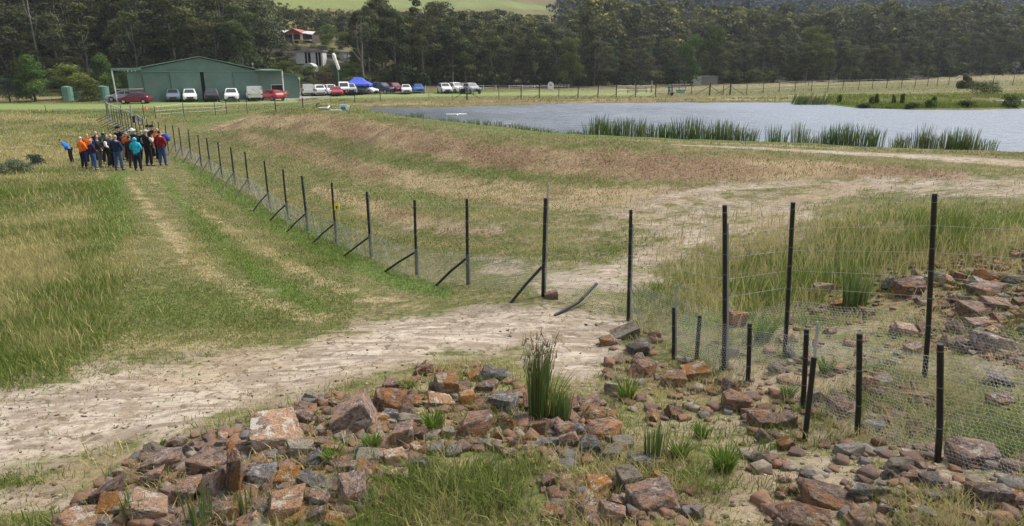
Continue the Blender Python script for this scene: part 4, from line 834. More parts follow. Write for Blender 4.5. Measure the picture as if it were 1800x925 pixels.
def add_car(px, py, kind, col, yaw, label, group, extra=None, sc=1.0, dist=None):
    lib, L, r, st = car_meshes(kind); p = at(px, py) if dist is None else atd(px, dist)
    e = empty({'suv': 'parked_suv', 'hatch': 'parked_hatchback', 'sedan': 'parked_sedan', 'ute': 'parked_ute', 'van': 'parked_van'}[kind], (p[0], p[1], float(H(p[0], p[1])) + .01), label, {'ute': 'ute', 'van': 'van'}.get(kind, 'car'), group)
    e.rotation_euler = (0, 0, R(90 + yaw)); e.scale = (sc, sc, sc)
    def prt(name, key, mat, loc=None, par=e):
        me = lib[key]
        o = link(name, me, par, loc)
        if not me.materials: me.materials.append(mat)
        o.material_slots[0].link = 'OBJECT'; o.material_slots[0].material = mat; return o
    pm = paint(col, PAINTS[col]); prt('body', 'body', pm); prt('windscreen', 'windscreen', GLASS); prt('rear_window', 'rear_window', GLASS); prt('side_window', 'side_window-1', GLASS); prt('side_window', 'side_window+1', GLASS)
    prt('grille', 'grille', TRIM); prt('bumper', 'bumper', TRIM); [prt('mirror', 'mirror', pm if col != 'white' else TRIM, (st[3][0] + .18, sy * (st[3][4] + .02), st[3][2] + .12)) for sy in (-1, 1)]
    for sx in (-.3, .32):
        for sy in (-1, 1): w = prt('wheel', 'wheel', TYRE, (L * sx, sy * (st[4][4] - .08), r)); prt('rim', 'rim', RIM, None, w); prt('wheel_arch', 'arch', TRIM, (L * sx, sy * (st[4][4] - .004), r))
    for sy in (-1, 1):
        prt('headlight', 'headlight', LAMP, (st[1][0] + .03, sy * (st[1][4] - .22), st[1][2] - .06)); prt('tail_light', 'tail_light', TAIL, (L / 2 - .04, sy * (st[-2][4] - .1), st[-2][2] - .08))
    if extra == 'tray':
        m = MB(); z = 1.02; m.box(.98, 2.7, -.95, .95, z, z + .12); m.box(.98, 1.06, -.95, .95, z + .12, 1.9); m.box(2.62, 2.7, -.95, .95, z + .12, z + .5); m.box(1.06, 2.62, -.95, -.9, z + .12, z + .5); m.box(1.06, 2.62, .9, .95, z + .12, z + .5); m.build('tray', WHT, e)
        m = MB()
        for yy in (-.9, -.3, .3, .9): m.tube((1.02, yy, z + .5), (1.02, yy, 2.0), .025, .025, 6)
        for xx in (1.02, 2.66): m.tube((xx, -.93, 2.0), (xx, .93, 2.0), .03, .03, 6); m.tube((xx, -.9, z + .5), (xx, -.9, 2.0), .025, .025, 6); m.tube((xx, .9, z + .5), (xx, .9, 2.0), .025, .025, 6)
        m.build('ladder_rack', WHT, e)
    if extra == 'canopy':
        m = MB(); m.box(.9, 2.45, -.88, .88, 1.12, 1.82, tx=.08, ty=.12); m.build('canopy', pm, e)
    if extra == 'bullbar':
        m = MB()
        for z in (.55, .8, 1.0): m.tube((-2.72, -.7, z), (-2.72, .7, z), .04, .04, 8)
        for y in (-.7, -.3, .3, .7): m.tube((-2.72, y, .45), (-2.72, y, 1.02), .04, .04, 8)
        m.build('bull_bar', TRIM, e)
    if extra == 'rack':
        m = MB(); m.box(-.3, 1.6, -.6, -.55, st[5][3] + .05, st[5][3] + .1); m.box(-.3, 1.6, .55, .6, st[5][3] + .05, st[5][3] + .1); m.box(0, .06, -.6, .6, st[5][3] + .1, st[5][3] + .13); m.box(1.1, 1.16, -.6, .6, st[5][3] + .1, st[5][3] + .13); m.build('roof_rack', TRIM, e)
    return e
G1, G2 = 'cars parked in front of the hangar', 'cars parked on the grass beyond the pond'
# yaw: 0 = nose towards the camera (-y); positive turns the nose towards the right of the picture
add_car(217, 174, 'hatch', 'silver', -78, 'silver car behind the maroon car under the awning', G1, dist=99)
add_car(238, 178, 'suv', 'maroon', -80, 'dark maroon wagon parked side-on at the left end of the hangar', G1, sc=.84, dist=93)
for a in [(306, 178.5, 'suv', 'slate', 24, 'slate blue-grey car nose-on, left of the white car, before the hangar doors', 'rack'), (335, 178.5, 'suv', 'white', 24, 'white car nose-on between the slate car and the dark barred wagon', None), (373.5, 178.5, 'ute', 'charcoal', 22, 'dark four-wheel drive with bull bar in front of the gap between the hangar doors', 'bullbar'),
          (408.5, 178.5, 'ute', 'white', 20, 'white ute nose-on in front of the right sliding door', None), (447, 177, 'ute', 'white', 205, 'white tray ute with ladder rack seen from behind', 'tray'), (479, 176.5, 'hatch', 'red', 232, 'bright red hatchback at the right end of the hangar row', None)]:
    add_car(a[0], a[1], a[2], a[3], a[4], a[5], G1, a[6])
for a in [(541, 168.5, 'ute', 'white', 200, 'white ute nearest the right corner of the hangar', 'canopy'), (560, 168, 'suv', 'white', 205, 'white wagon second from the hangar corner', None), (581, 167.5, 'suv', 'white', 30, 'white car left of the small red sedan', None), (592, 168.5, 'sedan', 'red', 20, 'red sedan with a bright windscreen beside the windsock pole', None),
          (605, 166, 'van', 'white', 15, 'white van behind the windsock pole', None), (616, 166.5, 'ute', 'silver', 18, 'silver four-wheel drive with dark grille just under the left side of the blue marquee', 'bullbar'), (631, 165.5, 'suv', 'black', 10, 'black car in the shade of the blue marquee', None), (645, 165, 'hatch', 'white', 60, 'white hatchback in front of the right side of the blue marquee', None),
          (671, 164, 'ute', 'navy', 60, 'dark navy ute with canopy left of the maroon wagon', 'canopy'), (693, 163.3, 'suv', 'maroon', 40, 'maroon wagon in front of the bright yellow-green tree', None), (714, 164, 'sedan', 'white', 12, 'low white sedan between the maroon wagon and the blue hatchback', None), (735, 163, 'hatch', 'blue', 15, 'bright blue hatchback standing alone on the mown grass', None),
          (782, 164, 'suv', 'white', 18, 'white wagon leftmost of the four cars right of the blue hatchback', None), (800, 163.5, 'ute', 'white', 35, 'white ute beside the white wagon of the right-hand group', 'bullbar'), (813, 163.3, 'suv', 'black', 30, 'black car squeezed between two pale utes', None), (827, 164.5, 'ute', 'silver', 32, 'silver-white ute rightmost of the parked cars', 'bullbar')]:
    add_car(a[0], a[1], a[2], a[3], a[4], a[5], G2, a[6])

# ================================================================== MARQUEE, WINDSOCK, small far things
BLUE = plain('blue_canopy_cloth', (.08, .13, .62), .7, 0, .2, .1)
p = at(631, 165); k = 1.0; e = empty('marquee', p, 'blue peaked pop-up marquee standing over the parked cars', 'marquee'); w = 22.5 * p[1] * .98 / F * 1.0; sz = p[1] * .98 / F
m = MB(); za, zb2, zt = 13.5 * sz, 16.5 * sz, 28 * sz; D_ = 1.6
pts = [(-w, -D_, za), (w, -D_, za), (w, D_, za), (-w, D_, za), (-w, -D_, zb2), (w, -D_, zb2), (w, D_, zb2), (-w, D_, zb2)]
mid = [(-w * .55, -D_ * .5, 21.5 * sz), (w * .55, -D_ * .5, 21.5 * sz), (w * .55, D_ * .5, 21.5 * sz), (-w * .55, D_ * .5, 21.5 * sz)]; top = [(-w * .26, 0, zt), (w * .26, 0, zt)]
m.add(pts + mid + top, [(0, 1, 5, 4), (1, 2, 6, 5), (2, 3, 7, 6), (3, 0, 4, 7), (4, 5, 9, 8), (5, 6, 10, 9), (6, 7, 11, 10), (7, 4, 8, 11), (8, 9, 13, 12), (10, 11, 12, 13), (9, 10, 13), (11, 8, 12)]); m.build('canopy', BLUE, e)
for sx in (-1, 0, 1):
    for sy in (-1, 1): m = MB(); m.tube((sx * w * .97, sy * D_ * .95, 0), (sx * w * .97, sy * D_ * .95, za + .02), .03, .03, 6); m.build('leg', GALV, e)
p = atd(597, 118); sz = 118 * .985 / F; py0 = float(project(np.array(p[0]), np.array(p[1]), np.array(p[2]))[1]); e = empty('windsock', p, 'limp white windsock on a green pole beside the hangar car park', 'windsock')
zt = (py0 - 98) * sz; m = MB(); m.tube((0, 0, -.2), (0, 0, zt * .55), .09, .07, 8); m.tube((0, 0, zt * .55), (-.35, 0, zt * .97), .06, .04, 8); m.build('pole', GRNT, e)
m = MB(); m.path([(-.62, 0, zt), (-.5, -.05, zt - .35), (-.35, -.05, zt - .9), (-.1, -.05, zt - 1.6), (.12, -.05, zt - 2.3), (.15, -.05, zt - 2.6)], [.16, .34, .27, .25, .25, .16], 12); m.build('sock', plain('white_cloth', (.72, .71, .67), .8), e, smooth=True)
p = at(968, 158); sz = p[1] * .98 / F; pts = [(-5.2 * sz, 0), (5.2 * sz, 0)] + [(5.2 * sz * math.cos(a), 8.5 * sz + 5 * sz * math.sin(a)) for a in np.linspace(0, math.pi, 11)]
e = empty('round_topped_sign', p, 'white round-topped board standing on the grass before the wood', 'sign'); m = MB(); m.prism(pts, 0, .12); m.build('board', WHT, e); m = MB(); m.box(-2.4 * sz, 2.4 * sz, -.02, -.003, 6 * sz, 9 * sz); m.box(-.8 * sz, .8 * sz, -.02, -.003, 9.1 * sz, 10.5 * sz); m.build('marking', GALV, e)
for px, py, wpx in [(1120, 164, 17), (1194, 160, 12)]:
    p = at(px, py); sz = p[1] * .98 / F; w = wpx * sz; m = MB(); m.box(-w, w, -.08, .08, .62, .78); m.box(-w, w, -.05, .05, .38, .47)
    for q in (-.95, 0, .95): m.box(w * q - .08, w * q + .08, .09, .22, -.2, .95)
    tag(m.build('log_rail', WOOD, None, p), 'low timber rail on posts ' + ('left' if px == 1120 else 'right') + ' of the person in the teal shirt', 'rail')
p = at(1196, 163); m = MB(); m.box(-.7, .7, -.35, .35, 0, .5, tx=-.06, ty=-.06); tag(m.build('trough', plain('green_plastic', (.10, .26, .17), .5), None, p), 'small green trough under the right timber rail', 'trough')
p = at(1145, 163); m = MB(); m.tube((0, 0, -.2), (0, 0, 2.0), .16, .15, 8); tag(m.build('strainer_post', WOOD, None, p), 'thick grey timber post at the end of the left timber rail', 'post')
# log pile, dumped white things, pale bins at the wood edge
p = atd(1590, 172); e = empty('log_pile', p, 'long low heap of dead branches and logs in front of the wood', 'log pile'); g = np.random.default_rng(5)
for nm, n_, rr in (('log', 24, .13), ('branch', 60, .045)):
    m = MB()
    for i in range(n_):
        x = g.uniform(-5, 5); z = abs(g.normal(0, .45)) * (1 - abs(x) / 7) + .1; a = g.normal(0, .7); l = g.uniform(.7, 2.2); d = Vector((math.cos(a), math.sin(a) * .7, g.normal(0, .18))) * l; q = Vector((x, g.uniform(-1, 1), z)); m.path([q - d, q, q + d + Vector((0, 0, .1))], [rr, rr * .9, rr * .5], 6)
    for _q in [0]: m.build(nm, WOOD, e)
for px, py, w_, h_, lab in [(1541, 132, .9, .5, 'white bag lying left of the log pile'), (1573, 132, .5, .8, 'small white drum just left of the log pile'), (1626, 131, .35, .8, 'small white post block at the right end of the log pile'), (1690, 128, 1.3, .5, 'grey boulder in the right paddock'), (1730, 127, 1.6, .5, 'flat grey stone heap in the far right paddock')]:
    p = at(px, py); m = MB(); m.path([(-w_, 0, h_ * .4), (-w_ * .7, 0, h_ * .45), (0, .1, h_ * .5), (w_ * .7, 0, h_ * .45), (w_, 0, h_ * .35)], [.05, h_ * .4, h_ * .5, h_ * .42, .05], 9)
    tag(m.build('bag' if 'bag' in lab else 'drum' if 'drum' in lab else 'block' if 'block' in lab else 'boulder', WHT if 'white' in lab else CONC, None, p, smooth=True), lab, 'bag' if 'bag' in lab else 'drum' if 'drum' in lab else 'block' if 'block' in lab else 'rock')
p = at(1797, 127); m = MB(); m.box(-1.2, 1.5, 0, 2, 0, 2.0); m.prism([(-1.3, 2.0), (1.6, 2.0), (1.6, 2.2), (-1.3, 2.3)], -.1, 2.1); tag(m.build('pale_hut', WHT, None, p), 'edge of a pale hut at the far right of the picture', 'hut')
# pump gear, floats and pipes at the pond
PIPE = plain('white_pipe', (.74, .74, .72), .4)
p = at(604, 194); e = empty('pump', p, 'small blue pump in a white frame at the left tip of the pond', 'pump'); e.scale = (.6, .6, .6); m = MB(); m.tube((-.25, 0, .3), (.25, 0, .3), .17, .17, 12); m.box(-.3, .3, -.2, .2, 0, .12); m.build('motor', plain('blue_enamel', (.08, .25, .40), .4), e)
m = MB()
for a in (-.36, .36): m.tube((a, -.2, 0), (a, -.2, .6), .03, .03, 6); m.tube((a, .2, 0), (a, .2, .6), .03, .03, 6)
m.tube((-.36, -.2, .6), (.36, -.2, .6), .03, .03, 6); m.tube((-.36, .2, .6), (.36, .2, .6), .03, .03, 6); m.build('frame', PIPE, e); m = MB(); m.tube((.45, 0, .15), (.6, 0, .5), .13, .13, 10); m.build('tank', WHT, e)
m = MB(); P0 = at(561, 193); P1 = at(576, 193); P2 = at(579, 190)
for a, b in ((P0, P1), (P1, P2)): m.tube(a + [0, 0, .1], b + [0, 0, .12], .06, .06, 8)
tag(m.build('bent_pipe', PIPE), 'bent white plastic pipe lying on the crest left of the pump', 'pipe')
m = MB(); P0 = at(581, 197); P1 = at(600, 197); m.tube(P0 + [0, 0, .1], P1 + [0, 0, .1], .05, .05, 8); tag(m.build('straight_pipe', PIPE), 'straight white pipe lying just in front of the pump', 'pipe')
P0, P1 = Pz(784, 202.5, WL), Pz(821, 202, WL); m = MB(); m.tube(P0 + [0, 0, .03], P1 + [0, 0, .03], .06, .06, 10); m.tube((P0 + P1) / 2 + [0, -.3, .02], (P0 + P1) / 2 + [.2, .5, .02], .06, .06, 8); tag(m.build('floating_pipe', PIPE), 'white floating pipe lying on the pond', 'float')
p = at(257, 192); m = MB(); m.tube((0, 0, -.05), (0, 0, .35), .22, .05, 12); tag(m.build('marker_cone', plain('signal_orange', (.75, .13, .05), .5), None, p), 'small orange marker cone at the edge of the mown strip', 'cone')

# ================================================================== FENCES
BLKP = plain('black_post_plastic', (.011, .011, .0125), .38, 0, .45, .3, 8); GALVP = plain('galvanised_picket', (.36, .37, .375), .5, .4, .4, .2, 10); CLIP = plain('pale_clip', (.12, .12, .12), .5); WIRE = plain('wire', (.42, .425, .425), .45, .5); NET = plain('netting_wire', (.52, .53, .53), .5, .3)
def hexnet(name, parent, A, B, z0a, z0b, ha, hb, cell, r, rel, out=0.0, sag=.02):
    """hexagonal wire netting between two posts; A, B world feet"""
    A = np.array(A, float); B = np.array(B, float); L = float(np.hypot(*(B - A)[:2])); n = max(2, int(L / cell)); rows = max(2, int(max(ha, hb) / (cell * .866)))
    d = (B - A) / L; nn = np.array([-d[1], d[0], 0.0])
    u0 = np.arange(n + 1)[None, :] / n; v = np.arange(rows + 1)[:, None] / rows
    def pt(u, v):
        base = A[None, :] + (B - A)[None, :] * u[:, None]; gx = H(base[:, 0], base[:, 1]); zb = gx + z0a; hh = ha * (1 - u) + hb * u
        p = base.copy(); p[:, 2] = zb + hh * v - sag * np.sin(np.pi * u) * v; 
        p += nn[None, :] * (.02 * np.sin(u * 17 + v * 5) + out * (1 - v))[:, None]; return p
    segs = []
    for i in range(rows):
        for half, (va, vb) in enumerate(((0, .35), (.35, .5), (.5, .85), (.85, 1))): pass
    P0, P1 = [], []
    for i in range(rows):
        off = .5 if i % 2 else 0.0; k = np.arange(n); ua = (k + off) / n; ub = (k + off + .5) / n; uc = (k + off + 1) / n; v0 = i / rows; vm = (i + .33) / rows; v1 = (i + 1) / rows
        ok = uc <= 1.0; ua, ub, uc = ua[ok], ub[ok], uc[ok]; o = np.ones_like(ua)
        P0 += [(ua, v0 * o), (ub, vm * o), (ua, v0 * o)]; P1 += [(ub, vm * o), (uc, v0 * o), (ua, (v0 - .67 / rows) * o) if i else (ua, v0 * o)]
    U0 = np.concatenate([a for a, b in P0]); V0 = np.concatenate([b for a, b in P0]); U1 = np.concatenate([a for a, b in P1]); V1 = np.concatenate([b for a, b in P1])
    a, b = pt(U0, V0), pt(U1, V1); ok = np.linalg.norm(a - b, axis=1) > 1e-4; a, b = a[ok], b[ok]
    s = b - a; s /= np.linalg.norm(s, axis=1)[:, None]; w1 = np.cross(s, nn[None, :]); w1 /= np.linalg.norm(w1, axis=1)[:, None]; w2 = np.repeat(nn[None, :], len(a), 0)
    c = [w1, -.5 * w1 + .866 * w2, -.5 * w1 - .866 * w2]
    V = np.stack([a + q * r for q in c] + [b + q * r for q in c], 1).reshape(-1, 3) - np.array(rel, float); k = (np.arange(len(a)) * 6)[:, None]
    Fc = np.concatenate([k + np.array(q) for q in ((0, 1, 4, 3), (1, 2, 5, 4), (2, 0, 3, 5))], 0)
    return link(name, npmesh(name, V, Fc, NET), parent)
def sleeve_post(parent, rel, foot, top, r=.029, picket=None, lab=None, clips=(.35, .55, .75, .92), bend=None):
    """black plastic sleeve on a galvanised picket; picket = (bottom z, top z) seen beside it"""
    f = Vector([float(v) for v in foot]); t = Vector([float(v) for v in top]); m = MB()
    pts = [f - Vector((0, 0, .15))]; rad = [r]; bands = []; u = (t - f).normalized()
    for c in clips: q = f.lerp(t, c); bands.append(len(pts)); pts += [q, q + u * .001, q + u * .009, q + u * .010]; rad += [r, r * 1.05, r * 1.05, r]
    pts += [t, t + u * .01]; rad += [r, r * .85]; m.path(pts, rad, 10)
    for bnd in bands:
        for j in range(3):
            for k in range(10): m.m[(bnd + j) * 10 + k] = 1
    o = m.build('post', [BLKP, CLIP], parent, rel=rel, smooth=False)
    if lab: o['label'] = lab
    if picket:
        a = f.lerp(t, picket[0]) + Vector((r * 1.35, .01, 0)); b = f.lerp(t, picket[1]) + Vector((r * 1.2, .01, 0)); m = MB(); dd = (b - a)
        m.tube(a, b, .018, .016, 3); m.build('picket', GALVP, o, rel=rel)
    return o
def wires(parent, rel, P, Q, hs, r=.0013, name='wire'):
    m = MB()
    for h in hs:
        pts = []
        for i in range(len(P)): pts.append(Vector([float(v) for v in P[i]]).lerp(Vector([float(v) for v in Q[i]]), h))
        m.path(pts, [r] * len(pts), 4, caps=False)
    return m.build(name, WIRE, parent, rel=rel)
# --- the long braced fence from the gate to the corner
feet = []
far_top = [(190,185,213),(194,188,216),(200,194,221),(204,199,224),(209,203,228),(214,206,230),(218,209,233),(224,207,236),(229,208,239),(235,210,242),(242,212,244),(249,214,247),(256,213,250),(264,212,254),(273,213,258),(284,215,261),(296,218,266)]
F_ = [(a, c) for a, b, c in far_top]
feet = [at(a, c) for a, c in F_] + [np.array(post_foot(*p)) for p in POSTS]
for f in feet: f[2] = H(f[0], f[1])
rel = tuple(feet[-1]); bf = empty('braced_fence', rel, 'long netting fence with braced black posts along the foot of the dam bank', 'fence')
bpx = {954: (895, 533), 822: (764, 502), 733 - 1: (674, 477), 652: (602, 450), 591: (547, 428), 541: (502, 408), 506: (473, 388), 474: (443, 372), 438: (413, 349), 413: (389, 335), 390: (370, 320), 370: (350, 309), 354: (337, 300), 336: (322, 286), 320: (306, 280), 309: (294, 274)}
tops = []; n0 = len(far_top)
for i, f in enumerate(feet):
    if i >= n0: px, py, hpx = POSTS[i - n0]
    dd = (feet[i + 1] - f)[:2] if i < len(feet) - 1 else (f - feet[i - 1])[:2]
    hgt = PH * rng.uniform(.96, 1.03); top = f + np.array([rng.normal(0, .015), rng.normal(0, .01), hgt])
    if i >= n0: # match the photographed tops
        t_ = project(f[0], f[1], f[2])[2]; top[2] = f[2] + hpx * float(t_) / F * 1.01; top[0] += {954: .02, 822: .015}.get(px, 0)
    tops.append(top); lab = None
    sleeve_post(bf, rel, f, top, .029 if i >= n0 else .027, (.02, 1.14) if i == len(feet) - 1 else (.0, .97) if i in (len(feet) - 4, n0 + 6, n0 + 10, n0 + 4) else (0, .4), 'corner post with a bare picket rising above its black sleeve' if i == len(feet) - 1 else None)
    if i >= n0: b = at(*bpx[px])
    else: nrm = np.array([-abs(dd[1]), -.15 * abs(dd[0]) - .1, 0]); nrm = nrm / np.linalg.norm(nrm); b = f + nrm * 1.15; b[2] = H(b[0], b[1])
    j = f + (top - f) * .31 + np.array([-.03, 0, 0]); m = MB(); m.path([b - np.array([0, 0, .03]), (b + j) / 2 + np.array([0, 0, rng.normal(0, .006)]), j], [.024] * 3, 8); m.build('brace', BLKP, bf, rel=rel)
for i in range(len(feet) - 1):
    near = i >= n0 + 8; hexnet('netting', bf, feet[i], feet[i + 1], 0, 0, .62, .62,   .036 if near else .075 if i >= n0 else .15, .0013 if near else .002 if i >= n0 else .003, rel, out=-.10)
wires(bf, rel, feet, tops, (.36, .55, .73, .92))
# --- spillway fence: tall posts over the rocky channel
fp = [(954, 520, 11.9, 346), (1104, 567, 11.7 * S, 370), (1275, 640, 8.9 * S, 362), (1380, 622, 9.2 * S, 357), (1628, 662, 8.0 * S, 342)]
sf_f, sf_t = [], []
for px, py, d, yt in fp: 
    a = Pd(px, py, d); a[2] = H(a[0], a[1]) if px != 954 else feet[-1][2]; 
    if px == 954: a = feet[-1].copy()
    b = a.copy(); t_ = float(project(a[0], a[1], a[2])[2]); py_ = float(project(a[0], a[1], a[2])[1]); h_ = (py_ - yt) * t_ / F * 1.0
    for _ in range(6):
        q = project(b[0], b[1], a[2] + h_); h_ *= (py_ - yt) / (py_ - float(q[1]))
    tx = {954: 955, 1104: 1109, 1275: 1274, 1380: 1394, 1628: 1643}[px]; b[2] = a[2] + h_; b[0] = (tx - 900) / F * float(project(b[0], b[1], b[2])[2]); sf_f.append(a); sf_t.append(b)
rel2 = tuple(sf_f[2]); sf = empty('spillway_fence', rel2, 'tall black-posted wire fence crossing the rocky channel at right', 'fence')
for i in range(1, 5): sleeve_post(sf, rel2, sf_f[i], sf_t[i], .026, (-.08, .9) if i == 2 else (.0, .88) if i == 1 else None, clips=(.3, .45, .6, .72, .84, .96))
ext = sf_f[4] + (sf_f[4] - sf_f[3]) * 1.3; ext[2] = H(ext[0], ext[1]); ext_t = ext + (sf_t[4] - sf_f[4])
sleeve_post(sf, rel2, ext, ext_t, .026)
FF, TT_ = sf_f + [ext], sf_t + [ext_t]
for k, hh in enumerate((.99, .84, .70, .57, .46)): wires(sf, rel2, FF, TT_, (hh,), .0021)
for i in range(1, 5): hexnet('netting', sf, FF[i], FF[i + 1], 0, 0, .72, .72, .036, .0012, rel2)
hexnet('netting', sf, FF[0], FF[1], 0, 0, .55, .65, .036, .0011, rel2)
# --- loose brace hanging on the netting wire, near the corner
a = at(975, 555); b = at(1048, 520); b = a + (b - a) * .55 + np.array([.12, .12, 0]); 
for _ in range(30):
    q = project(b[0], b[1], b[2]); 
    b[2] += .012 * (1 if q[1] > 500 else -1); b[0] += .01 * (1 if q[0] < 1048 else -1)
m = MB(); c = (a + b) / 2 + np.array([.04, 0, -.05]); m.path([a, c, b], [.026] * 3, 8); o = tag(m.build('loose_pole', BLKP), 'loose slightly bent black pole leaning up from the sandy track', 'pole')
# --- low netting fence in front of the rocks
lp = [(1183, 643, 542, 9.6 * S, .03), (1224, 635, 556, 9.3 * S, 0), (1315, 675, 570, 8.4 * S, 0), (1412, 715, 580, 7.6 * S, 0), (1508, 770, 588, 6.9 * S, 0), (1650, 820, 607, 6.1 * S, 0)]
lf, lt = [], []
for px, py, yt, d, _ in lp:
    a = Pd(px, py, d); a[2] = H(a[0], a[1]); py_ = float(project(a[0], a[1], a[2])[1]); h_ = (py_ - yt) * d / F
    for _ in range(6): q = project(a[0], a[1], a[2] + h_); h_ *= (py_ - yt) / (py_ - float(q[1]))
    b = a.copy(); b[2] += h_; b[0] = ({1183: 1184, 1224: 1230, 1315: 1318, 1412: 1418, 1508: 1511, 1650: 1653}[px] - 900) / F * float(project(b[0], b[1], b[2])[2]); lf.append(a); lt.append(b)
rel3 = tuple(lf[3]); nf_ = empty('low_netting_fence', rel3, 'low hexagonal netting fence on short black posts among the rocks at right', 'fence')
for i in range(6): sleeve_post(nf_, rel3, lf[i], lt[i], .025 if i else .021, (.0, 1.42) if i == 0 else None, 'short post whose bare grey picket sticks up out of the sleeve' if i == 0 else None, clips=(.3, .65, .95))
ext = lf[5] + (lf[5] - lf[4]) * 1.2; ext[2] = H(ext[0], ext[1]); lf2 = lf + [ext]; lt2 = lt + [ext + (lt[5] - lf[5])]; sleeve_post(nf_, rel3, lf2[-1], lt2[-1], .03)
wires(nf_, rel3, [lf2[i] for i in (0, 2, 3, 4, 5, 6)], [lt2[i] for i in (0, 2, 3, 4, 5, 6)], (.08, .5, .9), .0016)
ch = [0, 2, 3, 4, 5, 6]
for i, j in zip(ch[:-1], ch[1:]):
    ha = (lt2[i] - lf2[i])[2] * .92; hb_ = (lt2[j] - lf2[j])[2] * .92; hexnet('netting', nf_, lf2[i], lf2[j], 0, 0, ha, hb_,   .034, .0012, rel3)
# leaning picket post
a = Pd(1418, 752, 6.75 * S); a[2] = H(a[0], a[1]); b = Pd(1431, 628, 6.6 * S); m = MB(); c = Pd(1437, 565, 6.55 * S); e = empty('leaning_post', a, 'leaning short black post with a grey picket in front of the low netting', 'post')
m.tube(a - [0, 0, .1], b, .024, .024, 10); m.build('sleeve', BLKP, e, rel=a); m = MB(); m.tube(b - (c - b) * .2, c, .016, .015, 3); m.build('picket', GALVP, e, rel=a)
# yellow tag
f, t_ = feet[n0 + 11], tops[n0 + 11]; q = f + (t_ - f) * .6; m = MB(); m.box(.035, .17, -.05, -.03, -.07, .09, 0); m.box(.07, .13, -.056, -.051, .0, .03, 1); m.box(.085, .115, -.056, -.051, -.045, .0, 1); tag(m.build('warning_tag', [plain('yellow_plastic', (.75, .62, .04), .4), BLKP], None, q), 'small yellow warning tag fixed to a black fence post', 'tag')
# --- pipe gates beside the far end of the fence
ga = at(192, 212); e = empty('swing_gate', ga, 'grey pipe gate hung between two posts at the far end of the braced fence', 'gate'); gb = at(238, 222); gb = ga + (gb - ga) * .93
for nm, q in (('gate_post', ga), ('gate_post', gb)): m = MB(); m.tube(q, q + [0, 0, 1.75], .07, .07, 8); m.build(nm, GALVP, e, rel=ga)
m = MB()
for z in (.35, .7, 1.05): m.tube(ga + [0, 0, z], gb + [0, 0, z * .8], .02, .02, 6)
m.tube(ga + [0, 0, 1.55], gb + [0, 0, 1.1], .045, .045, 6); m.build('top_rail', GALVP, e, rel=ga)
ga = at(246, 225); e = empty('folded_gate', ga, 'light grey angular metal gate frame with a black panel behind the crowd', 'gate'); s = float(project(*ga)[2]) / F; m = MB()
q = lambda x, y: ga + np.array([(x - 246) * s, 0, (225 - y) * s])
for a, b in (((235, 205), (243, 203)), ((243, 203), (254, 210)), ((254, 210), (252, 218)), ((252, 218), (246, 221)), ((246, 221), (243, 203)), ((238, 204), (240, 219)), ((246, 206), (252, 217)), ((243, 212), (254, 211)), ((246, 221), (246, 227))): m.tube(q(*a), q(*b), .06, .06, 6)
m.build('frame', GALVP, e, rel=ga); m = MB(); a, b = q(236, 216), q(240.5, 205); m.box(a[0], b[0], ga[1] - .1, ga[1] - .05, a[2], b[2]); m.build('panel', BLK, e, rel=ga)
# --- thin wire fences beyond
def thin_fence(name, lab, pts, r=.028, hs=(.35, .6, .92), wood=None, net=False, braces=()):
    fs = [at(a, c) for a, b, c in pts]; ts = []; rel = tuple(fs[0]); e = empty(name, rel, lab, 'fence')
    for (a, b, c), f in zip(pts, fs):
        t_ = float(project(*f)[2]); tp = f + np.array([0, 0, (c - b) * t_ / F]); ts.append(tp); m = MB(); rr = r * (2.2 if a in braces else 1); m.tube(f - [0, 0, .1], tp, rr, rr, 6); o = m.build('post', wood or BLKP, e, rel=rel)
        if net: m = MB(); m.tube(f + (tp - f) * .3, f + np.array([-.6, -.2, 0]), .02, .02, 5); m.build('brace', BLKP, o, rel=rel)
        if a in braces: m = MB(); m.tube(f + (tp - f) * .75, f + [2.0, .2, .1], .035, .035, 6); m.tube(f + (tp - f) * .75, f + [-2.0, .2, .1], .035, .035, 6); m.build('stay', BLKP, o, rel=rel)
    wires(e, rel, fs, ts, hs, .008); return fs, ts
thin_fence('paddock_fence', 'thin dark wire fence crossing the grass in front of the hangar', [(81,185,197),(215,186,209),(254,185,209),(274,187,209),(324,181,206),(379,180,203),(399,177,201),(435,177,200),(485,175,197),(533,172,190),(581,169,181),(624,168,180),(669,163,178),(754,160,176),(795,159,176)], .03)
thin_fence('far_pond_fence', 'dark braced wire fence along the far side of the pond', [(821,155,176),(877,152,175),(916,152,174.5),(948,150,173),(982,151,173),(1016,151,172.5),(1051,151,172),(1083,150,171.5),(1117,150,171),(1152,149,170.5),(1180,148,169.5),(1215,147,168),(1247,147,168),(1271,148,167.5),(1283,147,167.5),(1312,149,166.5),(1341,147,165),(1369,145,163.5),(1397,142,162.5),(1426,142,161),(1455,141,160),(1481,140,159),(1509,140,158),(1533,139,157),(1558,139,156),(1584,138,155),(1608,137,154),(1630,136,152.5),(1647,136,152),(1667,135,151),(1705,134,151),(1745,135,151),(1780,134,150.5),(1830,133,150)], .045, net=True, braces=(821, 1247, 1283))
fr = thin_fence('boundary_fence', 'low pale rail and wire fence at the foot of the wood right of the cars', [(748,151,159),(770,151,159),(850,150,158),(872,150,157),(895,150,157),(918,150,157),(940,150,156.5),(1000,149,156)], .06, (.5, .9), WHT)
BRP = plain('old_marker_post', (.10, .08, .06), .9)
ORD = 'leftmost,second,third,fourth,fifth,sixth,seventh,eighth,ninth,tenth,eleventh,twelfth,thirteenth,fourteenth,fifteenth,sixteenth,seventeenth,eighteenth,nineteenth,twentieth'.split(',')
_sx = [1333,1358,1398,1416,1421,1452,1466,1512,1538,1562,1590,1641,1652,1683,1724,1762,1783]
